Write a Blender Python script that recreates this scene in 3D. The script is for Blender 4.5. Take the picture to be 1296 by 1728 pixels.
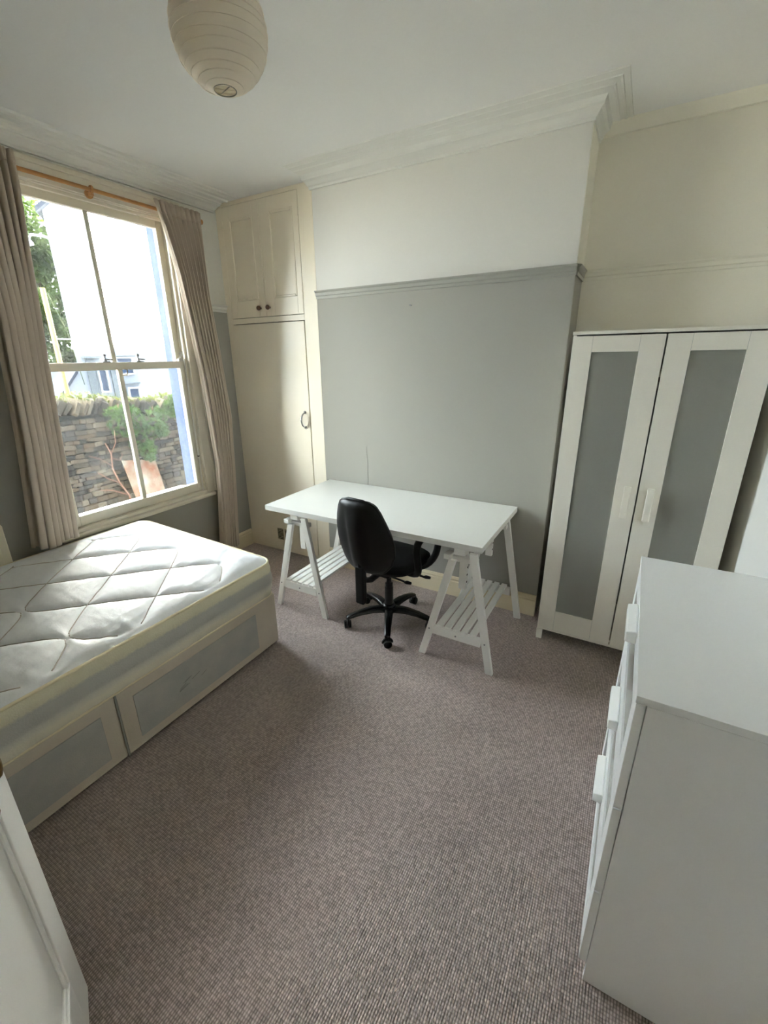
import bpy, bmesh, math, random
from mathutils import Vector, Matrix, Euler
from mathutils import noise as mnoise

# ------------------------------------------------------------------ reset
for o in list(bpy.data.objects):
    bpy.data.objects.remove(o, do_unlink=True)
SC = bpy.context.scene
COL = SC.collection
R = math.radians
H = 2.815            # ceiling height
YB = -3.0            # wall with the door
XR = 3.59            # right wall
YR = 0.27            # back of the recess beside the chimney breast

# ------------------------------------------------------------------ camera
def make_camera():
    yaw, pitch, roll = 0.5299, -0.3367, -0.0138
    cy, sy, cp, sp = math.cos(yaw), math.sin(yaw), math.cos(pitch), math.sin(pitch)
    f = Vector((-sy*cp, cy*cp, sp)); r = Vector((cy, sy, 0)); u = r.cross(f)
    cr, sr = math.cos(roll), math.sin(roll)
    r2 = cr*r + sr*u; u2 = -sr*r + cr*u
    m = Matrix((r2, u2, -f)).transposed().to_4x4()
    m.translation = (3.0575, -2.8144, 1.6902)
    cd = bpy.data.cameras.new('camera'); co = bpy.data.objects.new('camera', cd)
    COL.objects.link(co); co.matrix_world = m
    cd.sensor_fit = 'HORIZONTAL'; cd.sensor_width = 36.0
    cd.lens = 744.05/1296*36.0
    cd.shift_x = (648-635.55)/1296.0
    cd.shift_y = 0.0
    cd.clip_start = 0.02; cd.clip_end = 200
    SC.camera = co
make_camera()

# ------------------------------------------------------------------ world, sun, exposure
W = bpy.data.worlds.new('world'); SC.world = W; W.use_nodes = True
bg = W.node_tree.nodes['Background']
bg.inputs[0].default_value = (0.87, 0.94, 1.0, 1); bg.inputs[1].default_value = 14.0
sd = bpy.data.lights.new('sun', 'SUN'); sd.energy = 200.0; sd.angle = R(0.6); sd.color = (1.0, 0.985, 0.955)
so = bpy.data.objects.new('sun', sd); COL.objects.link(so)
sun_dir = Vector((-math.cos(R(55)), math.cos(R(55))*0.10, -math.sin(R(55))))   # from behind this house onto the one opposite
so.rotation_euler = sun_dir.to_track_quat('-Z', 'Y').to_euler(); so.location = (8, -3, 14)
vs = SC.view_settings
SC.display_settings.display_device = 'sRGB'
vs.view_transform = 'Standard'; vs.look = 'None'; vs.gamma = 1.0; vs.use_curve_mapping = False
vs.exposure = 1.15
cyc = SC.cycles
cyc.max_bounces = 14; cyc.diffuse_bounces = 9; cyc.glossy_bounces = 4; cyc.transmission_bounces = 8
cyc.transparent_max_bounces = 12; cyc.caustics_reflective = False; cyc.caustics_refractive = False
cyc.sample_clamp_indirect = 80.0; cyc.use_denoising = True

# ------------------------------------------------------------------ materials
def lin(c):
    def g(v):
        v = v/255.0
        return v/12.92 if v <= .04045 else ((v+.055)/1.055)**2.4
    return (g(c[0]), g(c[1]), g(c[2]), 1)
MATS = {}
def M(name, col, rough=.5, spec=.5, metal=0, var=None, bump=None, col2=None, sheen=0):
    """principled material; var=(scale, amount) mottles the colour, bump=(scale, strength, detail) adds fine relief"""
    m = bpy.data.materials.new(name); m.use_nodes = True; nt = m.node_tree; b = nt.nodes['Principled BSDF']
    b.inputs['Base Color'].default_value = lin(col); b.inputs['Roughness'].default_value = rough
    b.inputs['Specular IOR Level'].default_value = spec; b.inputs['Metallic'].default_value = metal
    if sheen: b.inputs['Sheen Weight'].default_value = sheen
    tc = nt.nodes.new('ShaderNodeTexCoord')
    if var:
        n = nt.nodes.new('ShaderNodeTexNoise'); n.inputs['Scale'].default_value = var[0]; n.inputs['Detail'].default_value = 5
        nt.links.new(tc.outputs['Object'], n.inputs['Vector'])
        r = nt.nodes.new('ShaderNodeValToRGB'); r.color_ramp.elements[0].position = .3; r.color_ramp.elements[1].position = .7
        c = lin(col); k = 1-var[1]
        r.color_ramp.elements[0].color = lin(col2) if col2 else (c[0]*k, c[1]*k, c[2]*k, 1)
        r.color_ramp.elements[1].color = c
        nt.links.new(n.outputs['Fac'], r.inputs['Fac']); nt.links.new(r.outputs['Color'], b.inputs['Base Color'])
    if bump:
        n = nt.nodes.new('ShaderNodeTexNoise'); n.inputs['Scale'].default_value = bump[0]
        n.inputs['Detail'].default_value = bump[2] if len(bump) > 2 else 3
        nt.links.new(tc.outputs['Object'], n.inputs['Vector'])
        bp = nt.nodes.new('ShaderNodeBump'); bp.inputs['Strength'].default_value = bump[1]; bp.inputs['Distance'].default_value = .01
        nt.links.new(n.outputs['Fac'], bp.inputs['Height']); nt.links.new(bp.outputs['Normal'], b.inputs['Normal'])
    MATS[name] = m
    return m

def two_tone(name, low, high, zsplit):
    """matt wall paint in two colours that meet behind the picture rail"""
    m = M(name, low, .75, .25, bump=(60, .05, 4)); nt = m.node_tree; b = nt.nodes['Principled BSDF']
    tc = nt.nodes.new('ShaderNodeNewGeometry'); s = nt.nodes.new('ShaderNodeSeparateXYZ')
    g = nt.nodes.new('ShaderNodeMath'); g.operation = 'GREATER_THAN'; g.inputs[1].default_value = zsplit
    mx = nt.nodes.new('ShaderNodeMix'); mx.data_type = 'RGBA'
    nt.links.new(tc.outputs['Position'], s.inputs[0]); nt.links.new(s.outputs['Z'], g.inputs[0])
    nt.links.new(g.outputs[0], mx.inputs['Factor'])
    mx.inputs['A'].default_value = lin(low); mx.inputs['B'].default_value = lin(high)
    nt.links.new(mx.outputs['Result'], b.inputs['Base Color'])
    return m

GREY = (164, 162, 153); WHITE = (222, 220, 214)
m_outer = M('blue_grey_masonry_paint', (92, 106, 134), .8, .2, var=(4, .12), bump=(30, .3))
m_ceil = M('ceiling_paint', (232, 231, 228), .85, .2, bump=(45, .04, 4))
m_white_wall = M('white_wall_paint', WHITE, .75, .25, bump=(60, .05, 4))
m_recess_wall = M('offwhite_wall_paint', (236, 232, 219), .75, .25, bump=(60, .05, 4))
m_right_wall = M('right_wall_paint', (232, 231, 226), .75, .25, bump=(60, .05, 4))
m_wall_chim = two_tone('chimney_paint', GREY, WHITE, 2.12)
m_wall_win = two_tone('window_wall_paint', GREY, (225, 224, 216), 2.08)
m_grey_rail = M('grey_gloss_trim', (160, 159, 150), .4, .4)
m_white_trim = M('white_trim', (224, 223, 217), .45, .4, bump=(30, .05))
m_cream_trim = M('cream_gloss_trim', (226, 214, 184), .35, .5, bump=(25, .05))
m_window = M('window_paint', (228, 221, 204), .4, .45, bump=(40, .06), var=(7, .08))
m_cupboard = M('cream_cupboard_gloss', (250, 241, 221), .25, .5, bump=(9, .04, 2), var=(1.6, .06))
m_gap = M('dark_gap', (45, 36, 28), .9, .1)
m_white_furn = M('white_melamine', (242, 243, 244), .33, .5)
m_wardrobe = M('warm_white_melamine', (240, 236, 225), .35, .5)
m_ward_handle = M('warm_white_handle', (247, 243, 232), .35, .5)
m_white_handle = M('white_plastic_handle', (246, 246, 244), .35, .5)
m_trestle = M('white_painted_wood', (238, 237, 232), .45, .4, bump=(35, .05))
m_hole = M('dark_hole', (60, 55, 50), .9, .1)
m_bolt = M('steel_bolt', (150, 150, 150), .3, .5, 1)
m_black_fab = M('black_chair_fabric', (13, 13, 13), .85, .25, bump=(400, .2), sheen=.1)
m_black_pl = M('black_plastic', (13, 13, 14), .42, .35)
m_black_gl = M('black_gloss_plastic', (12, 12, 13), .25, .45)
m_chrome = M('chrome', (205, 205, 205), .12, .5, 1)
m_knob = M('brown_bakelite', (98, 62, 36), .3, .5)
m_brass = M('brass', (190, 150, 80), .25, .5, 1)
m_pole = M('pine_pole', (196, 142, 84), .4, .4, var=(14, .25))
m_curtain = M('taupe_curtain', (196, 182, 166), .9, .2, bump=(500, .15), sheen=.2)
m_rad = M('cream_radiator', (228, 220, 198), .4, .5)
m_piping = M('cream_piping', (232, 222, 190), .7, .3)
m_paint_door = M('white_door_paint', (232, 231, 227), .4, .45, bump=(20, .04))
m_cable = M('white_cable', (235, 233, 226), .5, .4)

def frosted(name, col):
    m = bpy.data.materials.new(name); m.use_nodes = True; nt = m.node_tree; b = nt.nodes['Principled BSDF']
    b.inputs['Base Color'].default_value = lin(col); b.inputs['Roughness'].default_value = .2
    b.inputs['Transmission Weight'].default_value = .62; b.inputs['IOR'].default_value = 1.3
    b.inputs['Specular IOR Level'].default_value = .35
    return m
m_frost = frosted('frosted_glass', (224, 225, 215))

def pane_material():
    m = bpy.data.materials.new('window_glass'); m.use_nodes = True; nt = m.node_tree
    for n in list(nt.nodes): nt.nodes.remove(n)
    out = nt.nodes.new('ShaderNodeOutputMaterial')
    tr = nt.nodes.new('ShaderNodeBsdfTransparent'); tr.inputs[0].default_value = (.95, .97, .96, 1)
    gl = nt.nodes.new('ShaderNodeBsdfGlossy'); gl.inputs['Roughness'].default_value = .02
    fr = nt.nodes.new('ShaderNodeFresnel'); fr.inputs[0].default_value = 1.35
    mx = nt.nodes.new('ShaderNodeMixShader')
    nt.links.new(fr.outputs[0], mx.inputs[0]); nt.links.new(tr.outputs[0], mx.inputs[1]); nt.links.new(gl.outputs[0], mx.inputs[2])
    df = nt.nodes.new('ShaderNodeBsdfTranslucent'); df.inputs[0].default_value = (.85, .84, .80, 1)      # grime on the pane
    tc = nt.nodes.new('ShaderNodeTexCoord'); n = nt.nodes.new('ShaderNodeTexNoise'); n.inputs['Scale'].default_value = 5; n.inputs['Detail'].default_value = 6
    nt.links.new(tc.outputs['Object'], n.inputs['Vector'])
    mr = nt.nodes.new('ShaderNodeMapRange'); mr.inputs[1].default_value = .35; mr.inputs[2].default_value = .75; mr.inputs[3].default_value = .002; mr.inputs[4].default_value = .014
    nt.links.new(n.outputs['Fac'], mr.inputs[0])
    m2 = nt.nodes.new('ShaderNodeMixShader')
    nt.links.new(mr.outputs[0], m2.inputs[0]); nt.links.new(mx.outputs[0], m2.inputs[1]); nt.links.new(df.outputs[0], m2.inputs[2])
    nt.links.new(m2.outputs[0], out.inputs[0])
    return m
m_glass = pane_material()

def paper_material():
    m = bpy.data.materials.new('lantern_paper'); m.use_nodes = True; nt = m.node_tree; b = nt.nodes['Principled BSDF']
    out = nt.nodes['Material Output']
    b.inputs['Base Color'].default_value = lin((246, 238, 224)); b.inputs['Roughness'].default_value = .8
    t = nt.nodes.new('ShaderNodeBsdfTranslucent'); t.inputs[0].default_value = lin((235, 226, 205))
    mx = nt.nodes.new('ShaderNodeMixShader'); mx.inputs[0].default_value = .28
    nt.links.new(b.outputs[0], mx.inputs[1]); nt.links.new(t.outputs[0], mx.inputs[2]); nt.links.new(mx.outputs[0], out.inputs[0])
    return m
m_paper = paper_material()

def leaf_material(name, c1, c2, scale):
    m = M(name, c1, .55, .3, var=(scale, .5), col2=c2); nt = m.node_tree; b = nt.nodes['Principled BSDF']; out = nt.nodes['Material Output']
    t = nt.nodes.new('ShaderNodeBsdfTranslucent'); t.inputs[0].default_value = lin(c1)
    mx = nt.nodes.new('ShaderNodeMixShader'); mx.inputs[0].default_value = .35
    nt.links.new(b.outputs[0], mx.inputs[1]); nt.links.new(t.outputs[0], mx.inputs[2]); nt.links.new(mx.outputs[0], out.inputs[0])
    return m
m_leaf = leaf_material('tree_leaves', (78, 98, 26), (24, 42, 16), 2.2)
m_ivy = leaf_material('ivy_leaves', (74, 96, 28), (22, 42, 20), 6)
m_weed = leaf_material('wall_top_weeds', (90, 92, 40), (44, 60, 24), 5)

def carpet_material():
    m = M('loop_pile_carpet', (128, 112, 104), .52, .6, sheen=.35); nt = m.node_tree; b = nt.nodes['Principled BSDF']; L = nt.links.new
    g = nt.nodes.new('ShaderNodeNewGeometry'); P = g.outputs['Position']
    sx, sy = .0076, .0096
    sn = nt.nodes.new('ShaderNodeVectorMath'); sn.operation = 'SNAP'; sn.inputs[1].default_value = (sx, sy, 1); L(P, sn.inputs[0])
    wn = nt.nodes.new('ShaderNodeTexWhiteNoise'); wn.noise_dimensions = '3D'; L(sn.outputs[0], wn.inputs['Vector'])
    no = nt.nodes.new('ShaderNodeTexNoise'); no.inputs['Scale'].default_value = 70; no.inputs['Detail'].default_value = 4; L(P, no.inputs['Vector'])
    big = nt.nodes.new('ShaderNodeTexNoise'); big.inputs['Scale'].default_value = 2.3; big.inputs['Detail'].default_value = 3; L(P, big.inputs['Vector'])
    sep = nt.nodes.new('ShaderNodeSeparateXYZ'); L(P, sep.inputs[0])
    def wave(sock, per):
        k = nt.nodes.new('ShaderNodeMath'); k.operation = 'MULTIPLY'; k.inputs[1].default_value = math.pi/per; L(sock, k.inputs[0])
        s = nt.nodes.new('ShaderNodeMath'); s.operation = 'SINE'; L(k.outputs[0], s.inputs[0])
        a = nt.nodes.new('ShaderNodeMath'); a.operation = 'ABSOLUTE'; L(s.outputs[0], a.inputs[0])
        return a.outputs[0]
    wx, wy = wave(sep.outputs['X'], sx), wave(sep.outputs['Y'], sy)
    loop = nt.nodes.new('ShaderNodeMath'); loop.operation = 'MULTIPLY'; L(wx, loop.inputs[0])
    wy2 = nt.nodes.new('ShaderNodeMath'); wy2.operation = 'MULTIPLY_ADD'; wy2.inputs[1].default_value = .55; wy2.inputs[2].default_value = .45; L(wy, wy2.inputs[0]); L(wy2.outputs[0], loop.inputs[1])
    def add(a, ka, bb, kb):
        x = nt.nodes.new('ShaderNodeMath'); x.operation = 'MULTIPLY'; x.inputs[1].default_value = ka; L(a, x.inputs[0])
        y = nt.nodes.new('ShaderNodeMath'); y.operation = 'MULTIPLY_ADD'; y.inputs[1].default_value = kb; L(bb, y.inputs[0]); L(x.outputs[0], y.inputs[2])
        return y.outputs[0]
    f = add(wn.outputs['Value'], .22, no.outputs['Fac'], .42)
    f = add(f, 1.0, loop.outputs[0], .48)
    f = add(f, 1.0, big.outputs['Fac'], .18)
    rp = nt.nodes.new('ShaderNodeValToRGB'); e = rp.color_ramp.elements
    e[0].position = .32; e[0].color = lin((92, 79, 73)); e[1].position = 1.0; e[1].color = lin((208, 190, 183))
    mid = rp.color_ramp.elements.new(.62); mid.color = lin((150, 132, 125))
    L(f, rp.inputs['Fac']); L(rp.outputs['Color'], b.inputs['Base Color'])
    bp = nt.nodes.new('ShaderNodeBump'); bp.inputs['Strength'].default_value = .5; bp.inputs['Distance'].default_value = .004
    L(loop.outputs[0], bp.inputs['Height']); L(bp.outputs['Normal'], b.inputs['Normal'])
    return m
m_carpet = carpet_material()

def band_material(name, bands, noise_amt, scale):
    """woven damask border: colours by height on the cloth, with a frayed, mottled boundary"""
    m = M(name, (200, 195, 180), .85, .2, bump=(160, .12)); nt = m.node_tree; b = nt.nodes['Principled BSDF']; L = nt.links.new
    g = nt.nodes.new('ShaderNodeNewGeometry'); s = nt.nodes.new('ShaderNodeSeparateXYZ'); L(g.outputs['Position'], s.inputs[0])
    n = nt.nodes.new('ShaderNodeTexNoise'); n.inputs['Scale'].default_value = scale; n.inputs['Detail'].default_value = 8; L(g.outputs['Position'], n.inputs['Vector'])
    c = nt.nodes.new('ShaderNodeMath'); c.operation = 'SUBTRACT'; c.inputs[1].default_value = .5; L(n.outputs['Fac'], c.inputs[0])
    a = nt.nodes.new('ShaderNodeMath'); a.operation = 'MULTIPLY_ADD'; a.inputs[1].default_value = noise_amt; L(c.outputs[0], a.inputs[0]); L(s.outputs['Z'], a.inputs[2])
    z0, z1 = bands[0][0], bands[-1][0]
    mr = nt.nodes.new('ShaderNodeMapRange'); mr.inputs[1].default_value = z0; mr.inputs[2].default_value = z1; L(a.outputs[0], mr.inputs[0])
    rp = nt.nodes.new('ShaderNodeValToRGB'); els = rp.color_ramp.elements
    while len(els) > 1: els.remove(els[-1])
    els[0].position = 0; els[0].color = lin(bands[0][1])
    for z, col in bands[1:]:
        e = els.new((z-z0)/(z1-z0)); e.color = lin(col)
    L(mr.outputs[0], rp.inputs['Fac']); L(rp.outputs['Color'], b.inputs['Base Color'])
    return m
m_matt_side = band_material('mattress_border', [(.34, (222, 216, 198)), (.40, (226, 220, 200)), (.43, (206, 204, 192)), (.455, (188, 188, 180)), (.50, (188, 188, 180)), (.515, (220, 215, 190)), (.58, (226, 219, 192))], .022, 70)
m_base_cloth = M('divan_cloth', (206, 196, 178), .85, .2, var=(9, .07), bump=(200, .12))
m_base_panel = M('divan_damask_panel', (182, 180, 171), .85, .2, var=(11, .1), col2=(170, 170, 164), bump=(180, .15))
m_base_mark = M('divan_weave_streak', (150, 150, 142), .85, .2)

def mattress_top_material():
    m = M('mattress_ticking', (234, 235, 237), .6, .3, var=(26, .05), bump=(70, .10, 5), sheen=.15)
    return m
m_matt = mattress_top_material()

# ------------------------------------------------------------------ mesh helpers
class B:
    def __init__(s): s.v = []; s.f = []; s.sm = False
    def add(s, vs, fs):
        k = len(s.v); s.v += [tuple(p) for p in vs]; s.f += [tuple(i+k for i in f) for f in fs]; return s
    def box(s, x0, x1, y0, y1, z0, z1):
        return s.add([(x0,y0,z0),(x1,y0,z0),(x1,y1,z0),(x0,y1,z0),(x0,y0,z1),(x1,y0,z1),(x1,y1,z1),(x0,y1,z1)],
                     [(0,3,2,1),(4,5,6,7),(0,1,5,4),(1,2,6,5),(2,3,7,6),(3,0,4,7)])
    def obox(s, c, size, rot=None):
        hx, hy, hz = (d/2 for d in size); m = rot or Matrix.Identity(3); c = Vector(c)
        pts = [Vector(p) for p in ((-hx,-hy,-hz),(hx,-hy,-hz),(hx,hy,-hz),(-hx,hy,-hz),(-hx,-hy,hz),(hx,-hy,hz),(hx,hy,hz),(-hx,hy,hz))]
        return s.add([c + m @ p for p in pts], [(0,3,2,1),(4,5,6,7),(0,1,5,4),(1,2,6,5),(2,3,7,6),(3,0,4,7)])
    def bar(s, p0, p1, w, d, side=(1,0,0)):
        """bar of section w x d between two points; 'side' is the direction of w"""
        p0, p1 = Vector(p0), Vector(p1); t = (p1-p0).normalized(); a = Vector(side); a = (a - t*a.dot(t)).normalized(); b = t.cross(a)
        vs = [p + a*(sx*w/2) + b*(sy*d/2) for p in (p0, p1) for sx, sy in ((-1,-1),(1,-1),(1,1),(-1,1))]
        return s.add(vs, [(0,3,2,1),(4,5,6,7),(0,1,5,4),(1,2,6,5),(2,3,7,6),(3,0,4,7)])
    def prism(s, poly, axis, a, b):
        """poly in the two other axes (in xyz order), extruded along axis from a to b"""
        n = len(poly)
        def P(q, h):
            l = list(q); l.insert('xyz'.index(axis), h); return tuple(l)
        s.add([P(q, a) for q in poly] + [P(q, b) for q in poly],
              [tuple(range(n))[::-1], tuple(range(n, 2*n))] + [(i, (i+1) % n, n+(i+1) % n, n+i) for i in range(n)])
        return s
    def tube(s, pts, r, n=10, closed=False, cap=True):
        pts = [Vector(p) for p in pts]; N = len(pts); rs = r if isinstance(r, (list, tuple)) else [r]*N
        vs = []; prev = None
        for i, p in enumerate(pts):
            if closed: t = (pts[(i+1) % N]-pts[i-1])
            else: t = pts[min(i+1, N-1)]-pts[max(i-1, 0)]
            t.normalize()
            if prev is None:
                a = Vector((0,0,1)) if abs(t.z) < .9 else Vector((1,0,0)); a = (a - t*a.dot(t)).normalized()
            else:
                a = prev - t*prev.dot(t); a.normalize()
            prev = a; b = t.cross(a)
            vs += [p + (a*math.cos(2*math.pi*k/n) + b*math.sin(2*math.pi*k/n))*rs[i] for k in range(n)]
        fs = []
        for i in range(N if closed else N-1):
            j = (i+1) % N
            fs += [(i*n+k, i*n+(k+1) % n, j*n+(k+1) % n, j*n+k) for k in range(n)]
        if cap and not closed: fs += [tuple(range(n))[::-1], tuple((N-1)*n+k for k in range(n))]
        return s.add(vs, fs)
    def lathe(s, prof, c=(0,0,0), n=24, axis='z', cap=True):
        c = Vector(c); vs = []
        for r, h in prof:
            for k in range(n):
                a = 2*math.pi*k/n; q = (r*math.cos(a), r*math.sin(a))
                p = {'z': (q[0], q[1], h), 'y': (q[0], h, -q[1]), 'x': (h, q[0], q[1])}[axis]
                vs.append(c + Vector(p))
        fs = []
        for i in range(len(prof)-1):
            fs += [(i*n+k, i*n+(k+1) % n, (i+1)*n+(k+1) % n, (i+1)*n+k) for k in range(n)]
        if cap: fs += [tuple(range(n))[::-1], tuple((len(prof)-1)*n+k for k in range(n))]
        return s.add(vs, fs)
    def grid(s, fn, nu, nv):
        vs = [fn(i/nu, j/nv) for j in range(nv+1) for i in range(nu+1)]; w = nu+1
        return s.add(vs, [(j*w+i, j*w+i+1, (j+1)*w+i+1, (j+1)*w+i) for j in range(nv) for i in range(nu)])

def root_of(o):
    while o.parent: o = o.parent
    return o
def build(bb, name, mat, parent=None, bevel=0, smooth=False, seg=2, solid=0, subsurf=0, local=False):
    me = bpy.data.meshes.new(name)
    org = Vector((0,0,0))
    if parent is not None and not local: org = root_of(parent).location
    me.from_pydata([tuple(Vector(p)-org) for p in bb.v], [], bb.f); me.materials.append(mat)
    bm = bmesh.new(); bm.from_mesh(me); bmesh.ops.recalc_face_normals(bm, faces=bm.faces); bm.to_mesh(me); bm.free()
    if smooth:
        for p in me.polygons: p.use_smooth = True
    o = bpy.data.objects.new(name, me); COL.objects.link(o)
    if parent is not None: o.parent = parent
    if solid:
        md = o.modifiers.new('thick', 'SOLIDIFY'); md.thickness = solid; md.offset = 0
    if bevel:
        md = o.modifiers.new('bevel', 'BEVEL'); md.width = bevel; md.segments = seg; md.limit_method = 'ANGLE'; md.angle_limit = R(35)
        md.harden_normals = False
    if subsurf:
        md = o.modifiers.new('sub', 'SUBSURF'); md.levels = subsurf; md.render_levels = subsurf
    return o
def empty(name, loc, rz=0):
    o = bpy.data.objects.new(name, None); COL.objects.link(o); o.location = loc; o.rotation_euler = (0, 0, rz); o.empty_display_size = .05
    return o
def tag(o, label, cat, group=None):
    o['label'] = label; o['category'] = cat
    if group: o['group'] = group
    return o
def thing(name, label, cat, loc, rz=0, group=None): return tag(empty(name, loc, rz), label, cat, group)
def struct(o, label=None):
    o['kind'] = 'structure'
    if label: o['label'] = label
    return o
def bezier(p0, p1, p2, p3, n=10):
    p0, p1, p2, p3 = map(Vector, (p0, p1, p2, p3)); out = []
    for i in range(n+1):
        t = i/n; out.append(p0*(1-t)**3 + p1*3*t*(1-t)**2 + p2*3*t*t*(1-t) + p3*t**3)
    return out
def interp(tab, x):
    if x <= tab[0][0]: return tab[0][1]
    for (a, va), (b, vb) in zip(tab, tab[1:]):
        if x <= b:
            t = (x-a)/(b-a); return va+(vb-va)*t
    return tab[-1][1]

# ================================================================== the room
WX = -.300                                   # outer face of the window wall
OY0, OY1, OZ0, OZ1 = -1.52, -.40, .60, 2.70   # opening in the masonry
struct(build(B().box(WX, 4.3, -4.7, .62, -.25, 0), 'floor', m_carpet), 'brown flecked loop pile carpet covering the whole floor')
struct(build(B().box(WX, 4.3, -4.7, .62, H, H+.2), 'ceiling', m_ceil), 'plain white painted ceiling above the room')
w = B()
for a, c in ((WX, -.15), (-.15, 0)):
    w = B(); w.box(a, c, -4.7, OY0, 0, H); w.box(a, c, OY1, .62, 0, H); w.box(a, c, OY0, OY1, 0, OZ0); w.box(a, c, OY0, OY1, OZ1, H)
    if c < 0: struct(build(w, 'wall_outer_leaf', m_outer))
struct(build(w, 'wall_window', m_wall_win), 'grey painted wall around the tall sash window')
CXL, CXR = .9375, 2.658
w = B(); w.box(CXL, CXR-.002, 0, .62, 0, H)
struct(build(w, 'wall_chimney', m_wall_chim), 'chimney breast, grey below the picture rail and white above')
struct(build(B().box(CXR-.002, CXR, .006, .62, 0, H), 'wall_chimney_return', two_tone('return_paint', GREY, (236, 232, 219), 2.12)), 'narrow off-white return of the chimney breast above the wardrobe')
struct(build(B().box(CXR, XR+.3, YR, .62, 0, H), 'wall_recess', m_recess_wall), 'off-white recess wall behind the wardrobe')
struct(build(B().box(0, CXL, .30, .62, 0, H), 'wall_alcove', m_recess_wall))
struct(build(B().box(XR, XR+.3, -4.7, YR, 0, H), 'wall_right', m_right_wall), 'white wall behind the chest of drawers')
DX0, DX1, DH = 2.66, 3.46, 2.02
w = B(); w.box(0, DX0, YB-.12, YB, 0, H); w.box(DX1, XR, YB-.12, YB, 0, H); w.box(DX0, DX1, YB-.12, YB, DH, H)
struct(build(w, 'wall_door', m_wall_win))
w = B(); w.box(1.9, XR, -4.7, -4.55, 0, H); w.box(1.9, 2.0, -4.55, YB-.12, 0, H)
struct(build(w, 'wall_hallway', m_white_wall))
# added unseen mass of this house, heights shaped to shade yard, tree and facade
struct(build(B().box(WX, 4.3, -9, 1.9, H+.2, 17), 'wall_upper_shade_block', m_outer))
w = B(); w.box(WX, 0, .62, 1.9, -1, H+.2); w.box(WX, 4.3, 1.9, 14, -1, 11.6); w.box(WX, 0, -9, -4.7, -1, H+.2)  # outer walls, plus an added tall length sized to shade the lower facade
struct(build(w, 'wall_outer_shade', m_outer))

# cornices: profile as (distance from wall, height)
CP = [(0,-.062),(.016,-.062),(.02,-.05),(.035,-.046),(.06,-.034),(.088,-.030),(.092,-.022),(.104,-.022),(.108,-.012),(.15,-.012),(.155,-.018),(.17,-.018),(.176,-.008),(.205,-.008),(.21,-.014),(.225,-.014),(.23,-.006),(.258,-.006),(.262,-.011),(.275,-.011),(.28,0)]
b = B()
prof = [(x, H+z) for x, z in CP] + [(0, H+.002)]
n = len(prof)
def sweep(b, sections):
    k = len(prof)
    vs = [p for s in sections for p in s]; fs = []
    for i in range(len(sections)-1):
        fs += [(i*k+j, i*k+(j+1) % k, (i+1)*k+(j+1) % k, (i+1)*k+j) for j in range(k)]
    fs += [tuple(range(k))[::-1], tuple((len(sections)-1)*k+j for j in range(k))]
    b.add(vs, fs)
sweep(b, [[(d, YB, z) for d, z in prof], [(d, -.02, z) for d, z in prof]])
struct(build(b, 'trim_1', m_white_trim), 'wide moulded cornice above the window')
b = B()
prof = [(x, H+z*(1 if x < .1 else .45)) for x, z in CP] + [(0, H+.002)]
sweep(b, [[(CXL-.01, -d, z) for d, z in prof], [(CXR+d*.55, -d, z) for d, z in prof], [(CXR+d*.55, YR, z) for d, z in prof]])
struct(build(b, 'trim_2', m_white_trim), 'moulded white cornice along the top of the chimney breast')
b = B(); b.prism([(YR, H-.045), (YR-.02, H-.045), (YR-.06, H-.012), (YR-.07, H), (YR, H)], 'x', CXR, XR)
struct(build(b, 'trim_3', m_recess_wall))
# picture rails
def rail(name, pts, mat, label=None):
    """pts: (section polygon list) swept"""
    b = B(); k = len(pts[0]); vs = [p for s in pts for p in s]
    fs = []
    for i in range(len(pts)-1): fs += [(i*k+j, i*k+(j+1) % k, (i+1)*k+(j+1) % k, (i+1)*k+j) for j in range(k)]
    fs += [tuple(range(k))[::-1], tuple((len(pts)-1)*k+j for j in range(k))]
    b.add(vs, fs); return struct(build(b, name, mat), label)
RP = [(0,-.052),(.010,-.052),(.012,-.036),(.018,-.032),(.020,-.014),(.030,-.006),(.032,0),(0,.004)]
rail('trim_4', [[(CXL+.0, -d, 2.143+z) for d, z in RP], [(CXR+.004, -d, 2.143+z) for d, z in RP]], m_grey_rail, 'grey picture rail across the chimney breast')
rail('trim_5', [[(CXR, YR-d, 2.145+z) for d, z in RP], [(XR, YR-d, 2.145+z) for d, z in RP]], m_recess_wall, 'off-white picture rail above the wardrobe')
rail('trim_6', [[(d, -.335, 2.105+z) for d, z in RP], [(d, -.004, 2.105+z) for d, z in RP]], m_white_trim, 'short white picture rail between curtain and cupboard')
rail('trim_7', [[(d, YB, 2.105+z) for d, z in RP], [(d, -1.60, 2.105+z) for d, z in RP]], m_white_trim)
rail('trim_8', [[(CXR+d*.8, -.0, 2.143+z) for d, z in RP], [(CXR+d*.8, YR, 2.143+z) for d, z in RP]], m_grey_rail)
# baseboards
BP = [(0,0),(.02,0),(.02,.115),(.014,.122),(.016,.135),(.008,.15),(0,.152)]
rail('baseboard_chimney', [[(CXL, -d, z) for d, z in BP], [(CXR, -d, z) for d, z in BP]], m_cream_trim, 'cream moulded skirting board under the desk')
rail('baseboard_window', [[(d, YB, z) for d, z in BP], [(d, -.004, z) for d, z in BP]], m_cream_trim, 'cream skirting board below the window')
rail('baseboard_right', [[(XR-d, YB, z) for d, z in BP], [(XR-d, YR, z) for d, z in BP]], m_cream_trim)
rail('baseboard_recess', [[(CXR, YR-d, z) for d, z in BP], [(XR-.022, YR-d, z) for d, z in BP]], m_cream_trim)
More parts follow.
